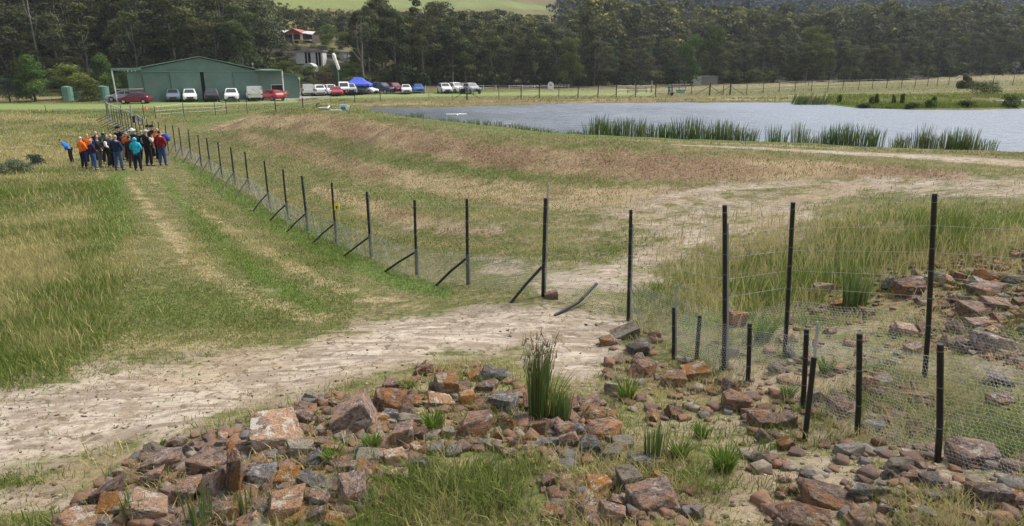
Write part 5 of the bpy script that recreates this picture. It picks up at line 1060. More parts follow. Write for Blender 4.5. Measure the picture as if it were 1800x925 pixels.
for i, (px, py) in enumerate([(1333, 146), (1358, 145), (1398, 143), (1416, 146), (1421, 151), (1452, 143), (1466, 145), (1512, 141), (1538, 140), (1562, 143), (1590, 139), (1641, 138), (1652, 136), (1683, 139), (1724, 136), (1762, 134), (1783, 133), (832, 168), (745, 165)]):
    p = at(px, py); m = MB(); m.tube(p - [0, 0, .1], p + [rng.normal(0, .05), 0, rng.uniform(.6, 1.1)], .07, .06, 6); m.tube(p + [0, 0, .55], p + [.01, 0, .62], .085, .085, 6)
    tag(m.build('stake', BRP, rel=None), 'short dark weathered stake in the far right paddock, %s from the left' % ORD[sorted(_sx).index(px)] if i < 17 else 'short brown stake in front of the ' + ('silver-white ute' if i == 17 else 'blue hatchback'), 'stake', 'stakes in the far paddock' if i < 17 else None)
p = at(1410, 151); m = MB(); s = float(project(*p)[2]) / F
a, b, c = p + [-12 * s, 0, 0], p + [2 * s, 0, 14 * s], p + [16 * s, 0, 2 * s]
p = at(1668, 152); a, b, c = p, p + [12 * s, 0, 15 * s], p + [20 * s, 0, 14 * s]; m.tube(a, b, .055, .055, 8); m.tube(b, c, .055, .055, 8); m.tube(p + [5 * s, .5, 0], b, .05, .05, 6); tag(m.build('gate_stay', WHT), 'pale slanting pole frame at the fence left of the round grey bush', 'frame')
# ================================================================== ROCKS
def rockmat(name, base, alt, spot, alt_amt=.5, spot_amt=.3):
    t = NT(name); r = t.rand(); off = t.n('ShaderNodeCombineXYZ'); t.l(t.math('MULTIPLY', r, 37), off.inputs[0]); t.l(t.math('MULTIPLY', r, 91), off.inputs[1])
    ad = t.n('ShaderNodeVectorMath'); ad.operation = 'ADD'; t.l(t.tc.outputs['Object'], ad.inputs[0]); t.l(off.outputs[0], ad.inputs[1]); v = ad.outputs[0]
    a = t.noise(.9, 6, .68, v, .8); a2 = t.noise(1.4, 6, .7, t.scaled((1, 1, 1), (1, .4, .2), v), .5); b = t.noise(3.6, 6, .7, v); c = t.noise(14, 5, .75, v); band = t.noise(1.8, 5, .65, t.scaled((1, .5, 5), (.6, .35, 0), v))
    k = t.mix(t.step(b, .36, .62), tuple(q * 1.15 for q in base), tuple(q * .42 for q in base)); ta = .60 - .16 * alt_amt
    altv = t.mix(t.step(c, .35, .65), alt, tuple(q * .55 for q in alt)); k = t.mix(t.step(a, ta - .02, ta + .03), k, altv)
    k = t.mix(t.math('MULTIPLY', t.step(band, .55, .64), .55), k, tuple(min(1, q * 1.6) for q in base)); ts = .64 - .14 * spot_amt
    k = t.mix(t.math('MULTIPLY', t.step(a2, ts - .02, ts + .02), t.step(c, .30, .45)), k, spot); k = t.mix(t.math('MULTIPLY', t.step(c, .60, .70), .4), k, (.04, .03, .024))
    h = t.n('ShaderNodeHueSaturation'); t.put(h.inputs['Value'], t.step(r, 0, 1, .7, 1.2)); t.put(h.inputs['Saturation'], t.step(t.math('FRACT', t.math('MULTIPLY', r, 5.7)), 0, 1, .7, 1.05)); t.l(k, h.inputs['Color'])
    hh = t.math('ADD', t.math('MULTIPLY', b, 1.2), t.math('MULTIPLY', c, .5)); t.bump(hh, .8, .12); return t.done(h.outputs[0], .85, .2)
ROCKM = {'M': rockmat('mauve_brown_rock', (.32, .21, .16), (.52, .25, .10), (.54, .45, .37), .55, .3), 'O': rockmat('rusty_orange_rock', (.36, .22, .14), (.56, .27, .095), (.56, .48, .38), 1.0, .6),
         'G': rockmat('blue_grey_rock', (.22, .215, .21), (.28, .20, .15), (.38, .37, .35), .5, .5), 'P': rockmat('pale_lichen_rock', (.33, .265, .20), (.44, .385, .29), (.22, .13, .085), .9, .3)}
import bmesh
def hull_rock(seed, cuts=2, rough=.022, bev=.022):
    """broken quarry rock: hull of jittered corners, worn edges, uneven faces"""
    g = np.random.default_rng(seed); dim = np.array([1, g.uniform(.6, .95), g.uniform(.5, .9)]); C_ = np.array([(x, y, z) for x in (-1, 1) for y in (-1, 1) for z in (-1, 1)], float)
    P = C_ * g.uniform(.45, 1.0, (8, 3)) * dim; P = np.r_[P, g.normal(0, .5, (3, 3)) * dim]; P[:, 0] += P[:, 2] * g.normal(0, .25)
    bm = bmesh.new(); vs = [bm.verts.new(p) for p in P]; r = bmesh.ops.convex_hull(bm, input=vs); junk = list({e for e in r['geom_interior'] + r['geom_unused'] if isinstance(e, bmesh.types.BMVert)})
    if junk: bmesh.ops.delete(bm, geom=junk, context='VERTS')
    if bev: bmesh.ops.bevel(bm, geom=list(bm.edges), offset=bev, segments=1, affect='EDGES', clamp_overlap=True)
    bmesh.ops.triangulate(bm, faces=list(bm.faces))
    for _ in range(cuts):
        bmesh.ops.subdivide_edges(bm, edges=[e for e in bm.edges if e.calc_length() > .16], cuts=1); bmesh.ops.triangulate(bm, faces=list(bm.faces))
    V = np.array([v.co[:] for v in bm.verts]); Fc = np.array([[l.vert.index for l in f.loops] for f in bm.faces]) if not bm.verts.index_update() else None; bm.free()
    n_ = V / np.linalg.norm(V, axis=1)[:, None]; q = fbm(V[:, 0] * 2 + seed, V[:, 1] * 2 + V[:, 2] * 1.7, 1.6, 4) - .5; V = V + n_ * (q * rough * 4 + g.normal(0, rough * .3, len(V)))[:, None]
    return V / np.abs(V).max(0), Fc
RB_, RS_ = {}, {}
def rmesh(kind, big):
    key = (kind, big); lib = (RB_ if big else RS_)
    if kind not in lib:
        lib[kind] = [npmesh(('boulder_' if big else 'rock_') + kind, *hull_rock(i * 7 + ord(kind) * 31 + (500 if big else 0), 4 if big else 3), ROCKM[kind]) for i in range(12 if big else 9)]
    return lib[kind][rng.integers(len(lib[kind]))]
placed = []
def rock(px, py, w, h, kind, label, group=None, big=None, tilt=.3, tall=None, rot=None, raise_=0.0):
    foot = at(px, py + h * .30); t = float(project(*foot)[2]); m = t / F; ww = w * m / 2 * 1.05; hh = h * m / 2 * 1.0
    o = link('boulder' if w > 60 else 'rock', rmesh(kind, (w > 34) if big is None else big)); dz = hh * (.95 if tall is None else tall); dp = (ww + hh) * .5 * rng.uniform(.85, 1.1)
    o.scale = (ww, dp, dz); o.rotation_euler = (rng.normal(0, tilt * .5), rng.normal(0, tilt * .5), rng.uniform(-.35, .35)) if rot is None else rot
    o.location = (foot[0], foot[1] + dp * .25, float(H(foot[0], foot[1] + dp * .25)) + dz * (.42 + raise_)); tag(o, label, 'rock', group); placed.append((foot[0], foot[1], ww)); return o
HERO = [(481,765,104,62,'O','large boulder with bright orange and white lichen face at the edge of the sandy track'),(617,732,86,74,'M','big smooth mauve boulder slanting to the left beside the sandy track'),(276,814,96,46,'M','broad flat purple-brown slab on top of the left end of the heap'),
 (365,814,68,54,'M','dark pointed brown boulder just left of the upright slab'),(186,866,82,56,'M','long grey-brown slab sloping down to the left end of the heap'),(379,854,44,56,'M','pinkish block leaning against the left side of the upright slab'),(323,862,62,64,'M','large triangular brown rock below the dark pointed boulder'),
 (454,838,54,44,'G','grey block just right of the upright slab'),(262,840,54,40,'M','blocky brown rock under the broad flat slab'),(262,898,82,50,'O','orange rock with pale crust low in the left heap'),(203,893,60,46,'O','rust and cream coloured rock at the lower left of the heap'),(150,917,104,38,'O','long orange-brown slab cut by the bottom edge at lower left'),
 (406,898,48,40,'O','orange rock at the foot of the upright slab'),(501,840,50,36,'O','flat orange-topped rock below the lichen boulder'),(546,850,54,30,'G','blue-grey flat rock right of the orange-topped rock'),(497,892,76,60,'O','big orange-topped rock standing free near the bottom left centre'),(560,877,42,44,'M','wine-coloured rock right of the big orange-topped rock'),
 (528,790,48,30,'P','pale wedge rock right below the lichen boulder'),(553,809,38,34,'G','small pale grey pyramid rock under the pale wedge'),(553,908,44,34,'M',None),(516,918,48,26,'O',None),(581,789,36,26,'M',None),(298,900,26,26,'G',None),
 (681,706,60,58,'M','upright mauve-grey boulder right of the big slanting boulder'),(786,679,56,48,'O','pinkish orange rock jutting out at the top of the middle heap'),(868,658,56,28,'G','dark blue-grey rock with a white streak at the back of the middle heap'),(820,702,38,46,'O','streaked orange and white rock in the middle heap'),(777,708,52,24,'O','low ochre rock under the jutting pinkish rock'),
 (884,704,50,48,'G','tall pale grey wedge rock left of the dark rush clump'),(852,682,38,28,'M',None),(845,713,56,28,'M','dark brown block in front of the tall pale wedge'),(832,748,80,54,'M','large ridged brown boulder in the centre of the middle heap'),(706,764,46,56,'M','dark rounded boulder at the left of the middle heap'),(728,739,48,24,'P','flat cream-topped rock above the dark rounded boulder'),
 (671,737,36,24,'O',None),(737,764,32,32,'M',None),(785,760,32,22,'P',None),(650,804,50,24,'P','pale pink flat rock left of the orange pair'),(695,806,50,30,'O','cracked orange-cream rock in the lower middle heap'),(612,825,36,38,'M',None),(647,828,46,26,'M',None),(696,835,44,34,'O',None),(736,817,38,34,'G','grey veined rock at the edge of the grassy patch'),
 (618,866,54,62,'M','tall two-faced mauve boulder at the left edge of the grassy patch'),(1056,757,80,36,'M','wide grey and mauve slab right of the rush clump'),(1034,785,54,36,'G','pale silver-grey slab leaning below the wide slab'),(1054,729,58,30,'O','rust-orange rock behind the wide grey and mauve slab'),(1002,714,32,34,'M',None),(1042,712,52,26,'M',None),(1095,777,38,20,'P',None),
 (955,781,58,26,'G','long flat grey rock in the middle of the rubble'),(1073,797,36,26,'P',None),(1109,844,58,48,'P','pale yellow lichen-covered rock behind the big split boulder'),(1146,880,92,46,'M','big split boulder with a pale top at the lower right centre'),(1048,852,48,38,'O','smooth orange-brown rock left of the lichen-covered rock'),(1077,901,46,48,'M','mauve block in front of the orange-brown rock'),
 (973,903,44,36,'M','reddish rock at the bottom centre in the grass'),(1132,808,68,28,'G','long low grey slab behind the lichen-covered rock'),(1130,648,52,38,'M','angular brown rock where the track meets the netting'),(1128,613,48,30,'G','blue-grey rock behind the angular brown rock'),(1069,600,32,20,'O','small orange rock at the end of the sandy track'),
 (1104,585,54,28,'P','flat buff rock at the foot of the fence post by the track'),(1185,665,46,42,'O','round orange-brown rock at the foot of the first short post'),(1080,682,36,30,'P',None),(1341,736,44,42,'M','pinkish cube-shaped rock in front of the low netting'),(1298,706,58,40,'M','mauve boulder behind the low netting near the tall post'),(1383,740,42,34,'M','brown rock between the cube-shaped rock and the leaning post'),
 (1222,656,56,28,'O','orange slab between the first short posts'),(1478,718,42,42,'M','mauve rock standing between two short black posts'),(1442,872,104,42,'M','wide red-brown slab lying in the sand at the lower right'),(1524,864,70,40,'G','grey-brown slab leaning against the wide red-brown slab'),(1586,818,60,28,'P','pale flat rock on the sand left of the nearest short post'),
 (1491,792,54,26,'P','buff rock at the foot of the fourth short post'),(1717,797,92,54,'M','large dark red boulder behind the netting at far right'),(1743,867,68,52,'M','dark brown boulder in front of the netting at lower right'),(1688,861,34,32,'O','orange pointed rock left of the dark brown boulder'),(1652,872,44,20,'G',None),(1640,846,42,28,'G','blue-grey rock at the foot of the nearest short post'),
 (1612,838,38,26,'O','small orange rock beside the blue-grey rock'),(1777,877,46,34,'M',None),(1534,749,40,28,'G',None),(1420,916,92,28,'M','flat brown rock cut by the bottom edge at lower right'),
 (1593,505,54,46,'M','upright brown rock at the left end of the channel heap'),(1737,484,54,26,'O','orange-brown slab near the top of the channel heap'),(1737,508,60,26,'M','dark slab below the orange-brown slab in the channel'),(1782,491,36,20,'P',None),(1752,537,52,26,'O','bright rusty slab in the channel heap'),(1717,546,50,34,'M','leaning mauve rock in the channel heap'),
 (1756,602,72,40,'M','broad dark boulder at the foot of the channel heap'),(1763,668,54,24,'G','grey flat rock behind the netting at far right'),(1760,701,44,26,'M',None),(1593,580,46,28,'O','ochre rock just left of the tallest right-hand post'),(1527,674,32,36,'O','small upright orange rock in the channel'),(1291,560,38,44,'M','upright pink rock beside the tall post at the channel edge'),
 (1445,507,34,30,'M','single brown rock in the channel grass'),(1481,534,42,22,'O','orange rock half sunk in the channel grass'),(1619,697,42,22,'M',None),(1730,570,46,24,'M',None)]
ZN = [(0, 600, 'left heap'), (600, 900, 'middle heap'), (900, 1250, 'rubble right of the rush clump'), (1250, 1900, 'rubble behind the low netting')]
CN = {'M': 'mauve-brown', 'O': 'rusty orange', 'G': 'blue-grey', 'P': 'pale buff'}
def zone(px, py):
    if px > 1380 and py < 640: return 'rocky channel at right'
    if py > 780 and px > 900: return 'sand and grass at the lower right'
    for a, b, n_ in ZN:
        if a <= px < b: return n_
    return 'left heap'
def short(l):
    ws = l.split(); out = []
    for q in ws:
        if q in ('at', 'on', 'of', 'just', 'in', 'under', 'leaning', 'low', 'with', 'slanting', 'right', 'left', 'below', 'jutting', 'behind', 'beside', 'between', 'standing', 'lying', 'sloping', 'cut', 'where', 'near', 'above', 'half') and len(out) > 1: break
        out.append(q)
    return ' '.join(out)
from collections import Counter
_seen = set(); _cnt = Counter(short(q[5]) for q in HERO if q[5])
def rel_label(px, py, kd, size='small'):
    b = min([q for q in HERO if q[5] and _cnt[short(q[5])] == 1], key=lambda q: math.hypot(q[0] - px, (q[1] - py) * 1.3)); dx, dy = px - b[0], py - b[1]
    side = ('right of' if dx > 0 else 'left of') if abs(dx) > abs(dy) * 1.2 else ('in front of' if dy > 0 else 'behind'); near = 'close ' if math.hypot(dx, dy) < 45 else ''
    l = '%s %s broken rock %s%s the %s' % (size, CN[kd], near, side, short(b[5]))
    if l in _seen: l = l.replace('broken', 'angular' if l.replace('broken', 'angular') not in _seen else 'chipped')
    _seen.add(l); return l
for px, py, w, h, kd, lab in HERO:
    z = zone(px, py); rock(px, py, w, h, kd, lab or rel_label(px, py, kd), None if lab else 'small rocks of the ' + z, rot=(0, -.45, .2) if 'slanting to' in (lab or '') else (0, -.35, .1) if 'sloping' in (lab or '') else None)
rock(414, 838, 32, 92, 'M', 'upright rusty brown slab standing on end in the left heap', tall=1.15, rot=(0, .04, .2), big=True, raise_=.2)
rock(970, 519, 28, 19, 'O', 'single orange rock with a white face at the foot of the corner post')
POLYS = [([(95,930),(170,850),(270,790),(440,735),(560,690),(640,700),(700,650),(850,635),(930,690),(1000,690),(1060,720),(1100,800),(1000,820),(860,790),(760,800),(640,900),(560,930)], 1.0),
         ([(1050,600),(1130,570),(1200,620),(1330,680),(1440,700),(1420,760),(1250,740),(1140,760),(1080,700)], .4), ([(1240,600),(1400,610),(1640,680),(1620,780),(1500,760),(1300,700)], .35),
         ([(1560,470),(1700,450),(1830,430),(1830,660),(1700,620),(1600,620)], .95), ([(1000,800),(1200,800),(1250,930),(900,930)], .28), ([(1300,760),(1830,800),(1830,930),(1350,930)], .26), ([(1420,490),(1560,480),(1600,640),(1380,640),(1350,600)], .3)]
def inpoly(P, x, y):
    c = False; n_ = len(P)
    for i in range(n_):
        ax, ay = P[i]; bx, by = P[(i + 1) % n_]
        if ((ay > y) != (by > y)) and x < (bx - ax) * (y - ay) / (by - ay + 1e-9) + ax: c = not c
    return c
def heap(px, py):
    return max([w for P, w in POLYS if inpoly(P, px, py)] or [0])
cnt = len(HERO) + 2; tries = 0; rr = np.random.default_rng(11)
while cnt < 298 and tries < 30000:
    tries += 1; px, py = rr.uniform(60, 1840), rr.uniform(440, 935); wgt = heap(px, py)
    if rr.random() > wgt * (py / 900) ** 1.2 * (1.8 if py < 640 and px > 1500 else 1): continue
    w = rr.uniform(20, 44) * (.55 + .45 * py / 900) * (1 if py > 640 else .9); f = at(px, py); m = float(project(*f)[2]) / F
    if any((f[0] - a) ** 2 + (f[1] - b) ** 2 < (.6 * (c + w * m / 2)) ** 2 for a, b, c in placed): continue
    kd = rr.choice(list('MMMMOOOOGP')); z = zone(px, py)
    rock(px, py, w, w * rr.uniform(.55, .85), kd, rel_label(px, py, kd), 'small rocks of the ' + z, big=False, tilt=.9, raise_=rr.uniform(0, .45) if heap(px, py) > .9 else 0); cnt += 1
print('rocks', cnt, tries)
# the uncountable small rubble and gravel between them
def rubble(name, label, n_, s0, s1, polys_only, mat, seed):
    g = np.random.default_rng(seed); px = g.uniform(0, 1850, n_ * 5); py = g.uniform(330, 960, n_ * 5)
    if polys_only: k = np.array([g.random() < heap(a, b) * (b / 900 if a < 1500 else 1) for a, b in zip(px, py)])
    else: d = masks(px, py)[0]; k = (g.random(len(px)) < d * .8 * np.clip((py - 300) / 400, 0, 1)) & (g.random(len(px)) < .8)
    px, py = px[k][:n_], py[k][:n_]; P, T = hit(px, py); P[:, 2] = H(P[:, 0], P[:, 1]); lib = [hull_rock(900 + i, 1, .02, .05) for i in range(8)]; Vs = []; Fs = []; off = 0
    kz = []
    for i in range(len(px)):
        s = g.uniform(s0, s1) * g.uniform(.5, 1); kk = g.integers(8); kz.append(len(lib[kk][0])); V = lib[kk][0] * np.array([s, s * g.uniform(.6, 1), s * g.uniform(.4, .8)]); a = g.uniform(0, 6.28); c, q = math.cos(a), math.sin(a); V = V @ np.array([[c, q, 0], [-q, c, 0], [0, 0, 1]])
        Vs.append(V + P[i] + [0, 0, s * .08]); Fs.append(lib[kk][1] + off); off += len(V)
    V = np.concatenate(Vs); tint = np.repeat(g.random(len(px)), kz); tag(link(name, npmesh(name, V, np.concatenate(Fs), mat, False, {'tint': tint})), label, 'rubble', None, 'stuff')
def rubmat():
    t = NT('mixed_rubble'); a = t.attr('tint').outputs['Fac']; k = t.mix(t.step(a, .1, .5), (.15, .10, .08), (.22, .125, .075)); k = t.mix(t.step(a, .74, .8), k, (.14, .13, .125)); k = t.mix(t.step(a, .88, .92), k, (.24, .20, .15)); f = t.noise(12, 4, .6)
    k = t.mix(t.math('MULTIPLY', t.step(f, .4, .7), .6), k, (.08, .06, .05)); t.bump(f, .6, .02); return t.done(k, .9, .15)
RUB = rubmat(); rubble('rubble', 'small broken rubble filling the gaps between the rocks', 2900, .03, .105, True, RUB, 3)
def clodmat():
    t = NT('dry_clods'); a = t.attr('tint').outputs['Fac']; k = t.mix(t.step(a, .3, .7), (.36, .28, .21), (.10, .075, .05)); return t.done(k, .95, .1)
rubble('clods', 'scattered clods and pebbles on the sandy track', 1500, .010, .028, False, clodmat(), 4)

# ================================================================== RUSHES, TUSSOCKS, SHRUBS
RUSH = grassmat('rush_stems', (.10, .165, .045), (.24, .22, .09)); TUS = grassmat('tussock_leaves', (.12, .21, .03), (.30, .32, .08)); SEED = plain('brown_seed_heads', (.15, .085, .045), .9)
def stems(g, n_, rx, ry, h, spread_, w, bend=.1, lean=(0, 0)):
    a = g.uniform(0, 6.28, n_); r = np.sqrt(g.random(n_)); P = np.stack([np.cos(a) * r * rx, np.sin(a) * r * ry, np.full(n_, 0.)], -1); hh = h * (1 - .45 * g.random(n_) ** 1.5)
    dx = np.cos(a) * r * spread_ * hh + g.normal(0, bend, n_) * hh * .5 + lean[0] * hh; dy = np.sin(a) * r * spread_ * hh + g.normal(0, bend, n_) * hh * .5 + lean[1] * hh; b = g.uniform(0, 3.14, n_); U = np.stack([np.cos(b), np.sin(b), 0 * b], -1) * (w * g.uniform(.7, 1.3, n_) / 2)[:, None]
    M1 = P + np.stack([dx * .3, dy * .3, hh * .55], -1); M2 = P + np.stack([dx * .65, dy * .65, hh * .82], -1); Tp = P + np.stack([dx, dy, hh * .99], -1); P = P - [0, 0, .06]
    V = np.stack([P - U, P + U, M1 - U * .9, M1 + U * .9, M2 - U * .6, M2 + U * .6, Tp], 1).reshape(-1, 3); k = (np.arange(n_) * 7)[:, None]
    Fc = np.concatenate([k + np.array(q) for q in ((0, 1, 3), (0, 3, 2), (2, 3, 5), (2, 5, 4), (4, 5, 6))], 0); T = np.repeat(np.clip(g.normal(.25, .3, n_), 0, 1), 7); return V, Fc, T, Tp
g = np.random.default_rng(21)
# the tall dark rush clump in the foreground
p = at(945, 738); e = empty('rush_clump', p, 'tall dark rush clump with brown seed heads standing among the foreground rocks', 'rush clump')
hR = 1.02 * float(project(*p)[2]) * 158 / F
V, Fc, T, Tp = stems(g, 190, .085, .07, hR, .12, .0065, .06); link('stems', npmesh('rush_stems', V, Fc, RUSH, False, {'tint': T * 1.1}), e)
sel = Tp[g.choice(len(Tp), 130, replace=False)]; dd = np.zeros((130, 3)); q0 = sel - [0, 0, .05]; V, Fc, T = blades(q0 + dd, np.full(130, .09), np.full(130, .013), .4, np.zeros(130)); o = link('seed_heads', npmesh('seed_heads', V, Fc, SEED, False, {'tint': T}), e); o['kind'] = 'stuff'
V, Fc, T, _ = stems(g, 80, .09, .09, hR * .6, .38, .008, .2, (.12, 0)); V = V + [.10, .05, 0]; link('leafy_shoots', npmesh('leafy_shoots', V, Fc, GRASS, False, {'tint': T * .5}), e)
for i, (px, py, hp_, n_, dk, lab) in enumerate([(655, 790, 30, 110, 0, 'bright green tussock between the big slanting boulder and the pale pink rock'), (587, 815, 34, 110, 0, 'orange-tipped green tussock left of the pale pink rock'), (763, 758, 36, 120, 0, 'bright green tussock behind the large ridged boulder'), (1272, 828, 46, 170, 0, 'broad yellow-green tussock in the lower right sand'), (1192, 808, 36, 120, 0, 'green tussock right of the long low grey slab'), (1232, 770, 26, 90, 0, 'small green tussock beyond the yellow-green one'),
     (1100, 700, 40, 80, 0, 'loose green tussock behind the rust-orange rock'), (1150, 810, 74, 60, 1, 'thin dark rush tuft beside the green tussock at lower right centre'), (985, 740, 62, 90, 1, 'short dark rush tuft just right of the tall rush clump'), (237, 915, 62, 34, 1, 'dark rush shoot in front of the left heap'), (352, 925, 84, 40, 1, 'taller dark rush shoot in front of the upright slab'), (430, 905, 60, 34, 1, 'dark rush shoot right of the upright slab base'),
     (1500, 545, 70, 120, 1, 'dark rush tuft in the channel grass near the single brown rock'), (1385, 700, 26, 80, 0, 'green tussock beside the leaning post'), (1765, 800, 26, 80, 0, 'green tussock beside the dark red boulder'), (285, 785, 12, 60, 0, 'small flat green weed on the sandy track'), (1450, 655, 26, 80, 0, 'green tussock in the middle of the channel rocks'), (715, 690, 26, 80, 0, 'green tussock behind the upright mauve-grey boulder'), (1340, 600, 40, 120, 0, 'green grass tuft at the channel edge behind the short posts')]):
    p = at(px, py); t = float(project(*p)[2]); h_ = hp_ * t / F * 1.05
    V, Fc, T, _ = stems(g, n_, h_ * .25, h_ * .22, h_, .75 if not dk else .14, (.011 if not dk else .010) * max(1, t / 7), .18 if not dk else .06); o = link('rush_tuft' if dk else 'tussock', npmesh('tussock', V, Fc, RUSH if dk else TUS, False, {'tint': T})); o.location = p; tag(o, lab, 'rush' if dk else 'grass tuft')
# rushes at the near edge of the pond
RL = [npmesh('rush_clump_stems', *(lambda q: (q[0], q[1], RUSH, False, {'tint': q[2] * (.5 + .5 * (i % 3))}))(stems(g, 60, .5, .3, 1.25, .13, .026, .09))) for i in range(6)]
def rush(px, py, hp_, sx=1.0, lab=None, group=None, lean=0.0):
    p = Pz(px, py, WL); t = float(project(*p)[2]); h_ = hp_ * t / F; o = link('pond_rushes', RL[g.integers(6)]); o.location = (p[0], p[1], WL - .05); o.scale = (sx * g.uniform(.7, 1.2), g.uniform(.7, 1.1), h_); o.rotation_euler = (0, lean, g.uniform(-.4, .4)); tag(o, lab, 'rushes', group)
ORD = 'leftmost,second,third,fourth,fifth,sixth,seventh,eighth,ninth,tenth,eleventh,twelfth,thirteenth,fourteenth,fifteenth,sixteenth,seventeenth,eighteenth,nineteenth,twentieth'.split(',')
for px in list(range(1038, 1336, 15)): rush(px + g.uniform(-4, 4), np.interp(px, [1040, 1335], [239, 249]) , g.uniform(18, 37), 1, 'green rush clump at the near pond edge, %s of the long dense row' % ORD[(px - 1038) // 15], 'rushes along the near edge of the pond')
for px, hh_ in [(1357, 30), (1368, 22), (1400, 36), (1410, 26), (1425, 14), (1444, 22), (1455, 30), (1470, 34), (1483, 38), (1495, 34), (1512, 36), (1525, 28), (1540, 30)]: rush(px, 251.5 + (px - 1357) * .035, hh_, .75, 'green rush clump at the near pond edge, %s of the middle group' % ORD[[1357,1368,1400,1410,1425,1444,1455,1470,1483,1495,1512,1525,1540].index(px)], 'rushes along the near edge of the pond')
for px, hh_ in [(1575, 18), (1588, 26), (1612, 30), (1622, 40), (1635, 24), (1652, 26), (1664, 34), (1677, 36), (1690, 30), (1702, 36), (1712, 22)]: rush(px, 260 + (px - 1575) * .035, hh_, .75, 'green rush clump at the near pond edge, %s of the right-hand group' % ORD[[1575,1588,1612,1622,1635,1652,1664,1677,1690,1702,1712].index(px)], 'rushes along the near edge of the pond')
rush(1736, 265, 20, .6, 'small isolated rush clump at the right end of the near pond edge')
for px in range(1400, 1456, 7): rush(px, 184, g.uniform(13, 19), 1.0, 'dark leaning reed clump at the left tip of the green spit, %s from the left' % ORD[(px - 1400) // 7], 'reeds at the tip of the spit', lean=.35)
for px in list(range(700, 1040, 17)): rush(px + g.uniform(-5, 5), float(np.interp(px, [700, 860, 1000, 1040], [206, 223, 238.5, 240])), g.uniform(6, 13), .8, 'low bright green rush clump at the left pond edge, %s from the left' % ORD[(px - 700) // 17], 'low rushes at the left pond edge')
rush(519, 186, 2, .3, 'tuft'); bpy.data.objects.remove(COL.objects[-1])
rush(602, 184, 11, .8, 'small green rush clump behind the pump')
# far-bank and spit plants
def bush(name, px, py, wpx, hpx, mat, label, nf=1400, leaf=.16, dist=None, group=None, round_='round'):
    p = at(px, py); t = float(project(*p)[2]); w_, h_ = wpx * t / F / 2, hpx * t / F; V, Fc, T, _, _ = crown_arrays(int(px) + 3, 1.0, 1.0, .12, 16, nf, leaf / max(w_, .2), round_, .8)
    V = V * np.array([w_ * .9, w_ * .75, h_]); e = empty(name, p, label, 'bush', group); link('foliage', npmesh(name + '_leaves', V, Fc, mat, False, {'tint': T}), e)
    m = MB()
    for k in range(3): m.path([(0, 0, -.1), (g.normal(0, .15) * w_, g.normal(0, .15) * w_, h_ * .35), (g.normal(0, .3) * w_, g.normal(0, .3) * w_, h_ * .7)], [.03, .02, .008], 5)
    m.build('stem', BARKD, e)
bush('round_shrub', 1695, 156, 30, 22, GUMG, 'round dark grey-green bush on the far side of the pond spit', 1800, .22)
bush('spreading_shrub', 1722, 166, 92, 22, leafmat('olive_shrub', (.045, .07, .02), (.11, .145, .04), None), 'wide spreading green shrub in front of the round grey-green bush', 3000, .2)
bush('weedy_bush', 1475, 181, 9, 13, WATTLE, 'small upright dark bush at the tip of the spit', 500, .12)
for px, hh_ in [(1540, 16), (1532, 12), (1570, 14), (1585, 16), (1640, 14)]: bush('weedy_bush', px, 183, 9, hh_, WATTLE, 'small upright weed bush on the green spit, %s of five' % {1532: 'leftmost', 1540: 'second', 1570: 'third', 1585: 'fourth', 1640: 'rightmost'}[px], 300, .12, group='weeds on the spit')
for px, wp, hh_, lab in [(1605, 40, 9, 'low dark bush at the water edge of the spit'), (1700, 34, 12, 'low brownish bush at the water edge right of the middle of the spit'), (1776, 34, 20, 'taller dark bush at the right end of the spit'), (1520, 30, 7, 'low green bush at the left water edge of the spit'), (1635, 26, 12, 'small mounded bush in the middle of the spit')]: bush('low_bush', px, 189 if px != 1776 else 188, wp, hh_, WATTLE, lab, 1000, .13)
bush('grey_shrub', 22, 306, 70, 26, leafmat('grey_shrub_leaves', (.07, .10, .055), (.13, .17, .10), None), 'low grey-green thistly shrub patch in the tall grass at far left', 2600, .09)
bush('grey_shrub', 62, 290, 36, 18, BLUEG, 'smaller grey-green shrub just right of the patch at far left', 1400, .08)
field('spit_plants', 'low bright green herbs covering the spit in the pond', 16000, (1455, 1860, 166, 194), lambda px, py, P, T, g, s, d, r: .12 + .14 * patch(P, .3, 3), lambda T: .10 + 0 * T, lambda px, py, P, d, r, g, s, l: .9 + 0 * px, lambda px, py, P, g, s, r, d: .25 - .3 * g + (patch(P, .3, 8) - .5) * 1.2, .5)
field('waterside_grass', 'green grass fringe along the pond bank', 9000, (630, 1800, 186, 280), lambda px, py, P, T, g, s, d, r: .22 + 0 * T, lambda T: .04 + 0 * T,
      lambda px, py, P, d, r, g, s, l: (np.abs(sdist(POND, P[:, 0], P[:, 1])) < 1.3) * .9, lambda px, py, P, g, s, r, d: .1 + (patch(P, .5, 8) - .4), .4)

# ================================================================== PEOPLE
SKIN = plain('skin', (.50, .31, .23), .6); HAIRG = plain('grey_hair', (.40, .38, .36), .8); HAIRD = plain('dark_hair', (.03, .022, .018), .7); HAIRW = plain('white_hair', (.62, .60, .57), .8)
CL = {'blue': (.02, .16, .52), 'orange': (.85, .16, .02), 'purple': (.035, .018, .045), 'charcoal': (.028, .03, .034), 'navy': (.016, .028, .07), 'dgreen': (.015, .045, .035), 'black': (.010, .010, .012), 'grey': (.075, .08, .085), 'turq': (.015, .40, .56), 'red': (.24, .012, .02), 'jeans': (.045, .09, .20), 'dnavy': (.012, .016, .035), 'beige': (.28, .22, .15), 'gtrou': (.10, .11, .085), 'brown': (.07, .05, .04), 'teal': (.02, .25, .22), 'white': (.62, .62, .6), 'pgrey': (.40, .41, .42), 'royal': (.02, .07, .38)}
def cloth(c): return plain('cloth_' + c, CL[c], .85, 0, .15, .2, 5, .25)
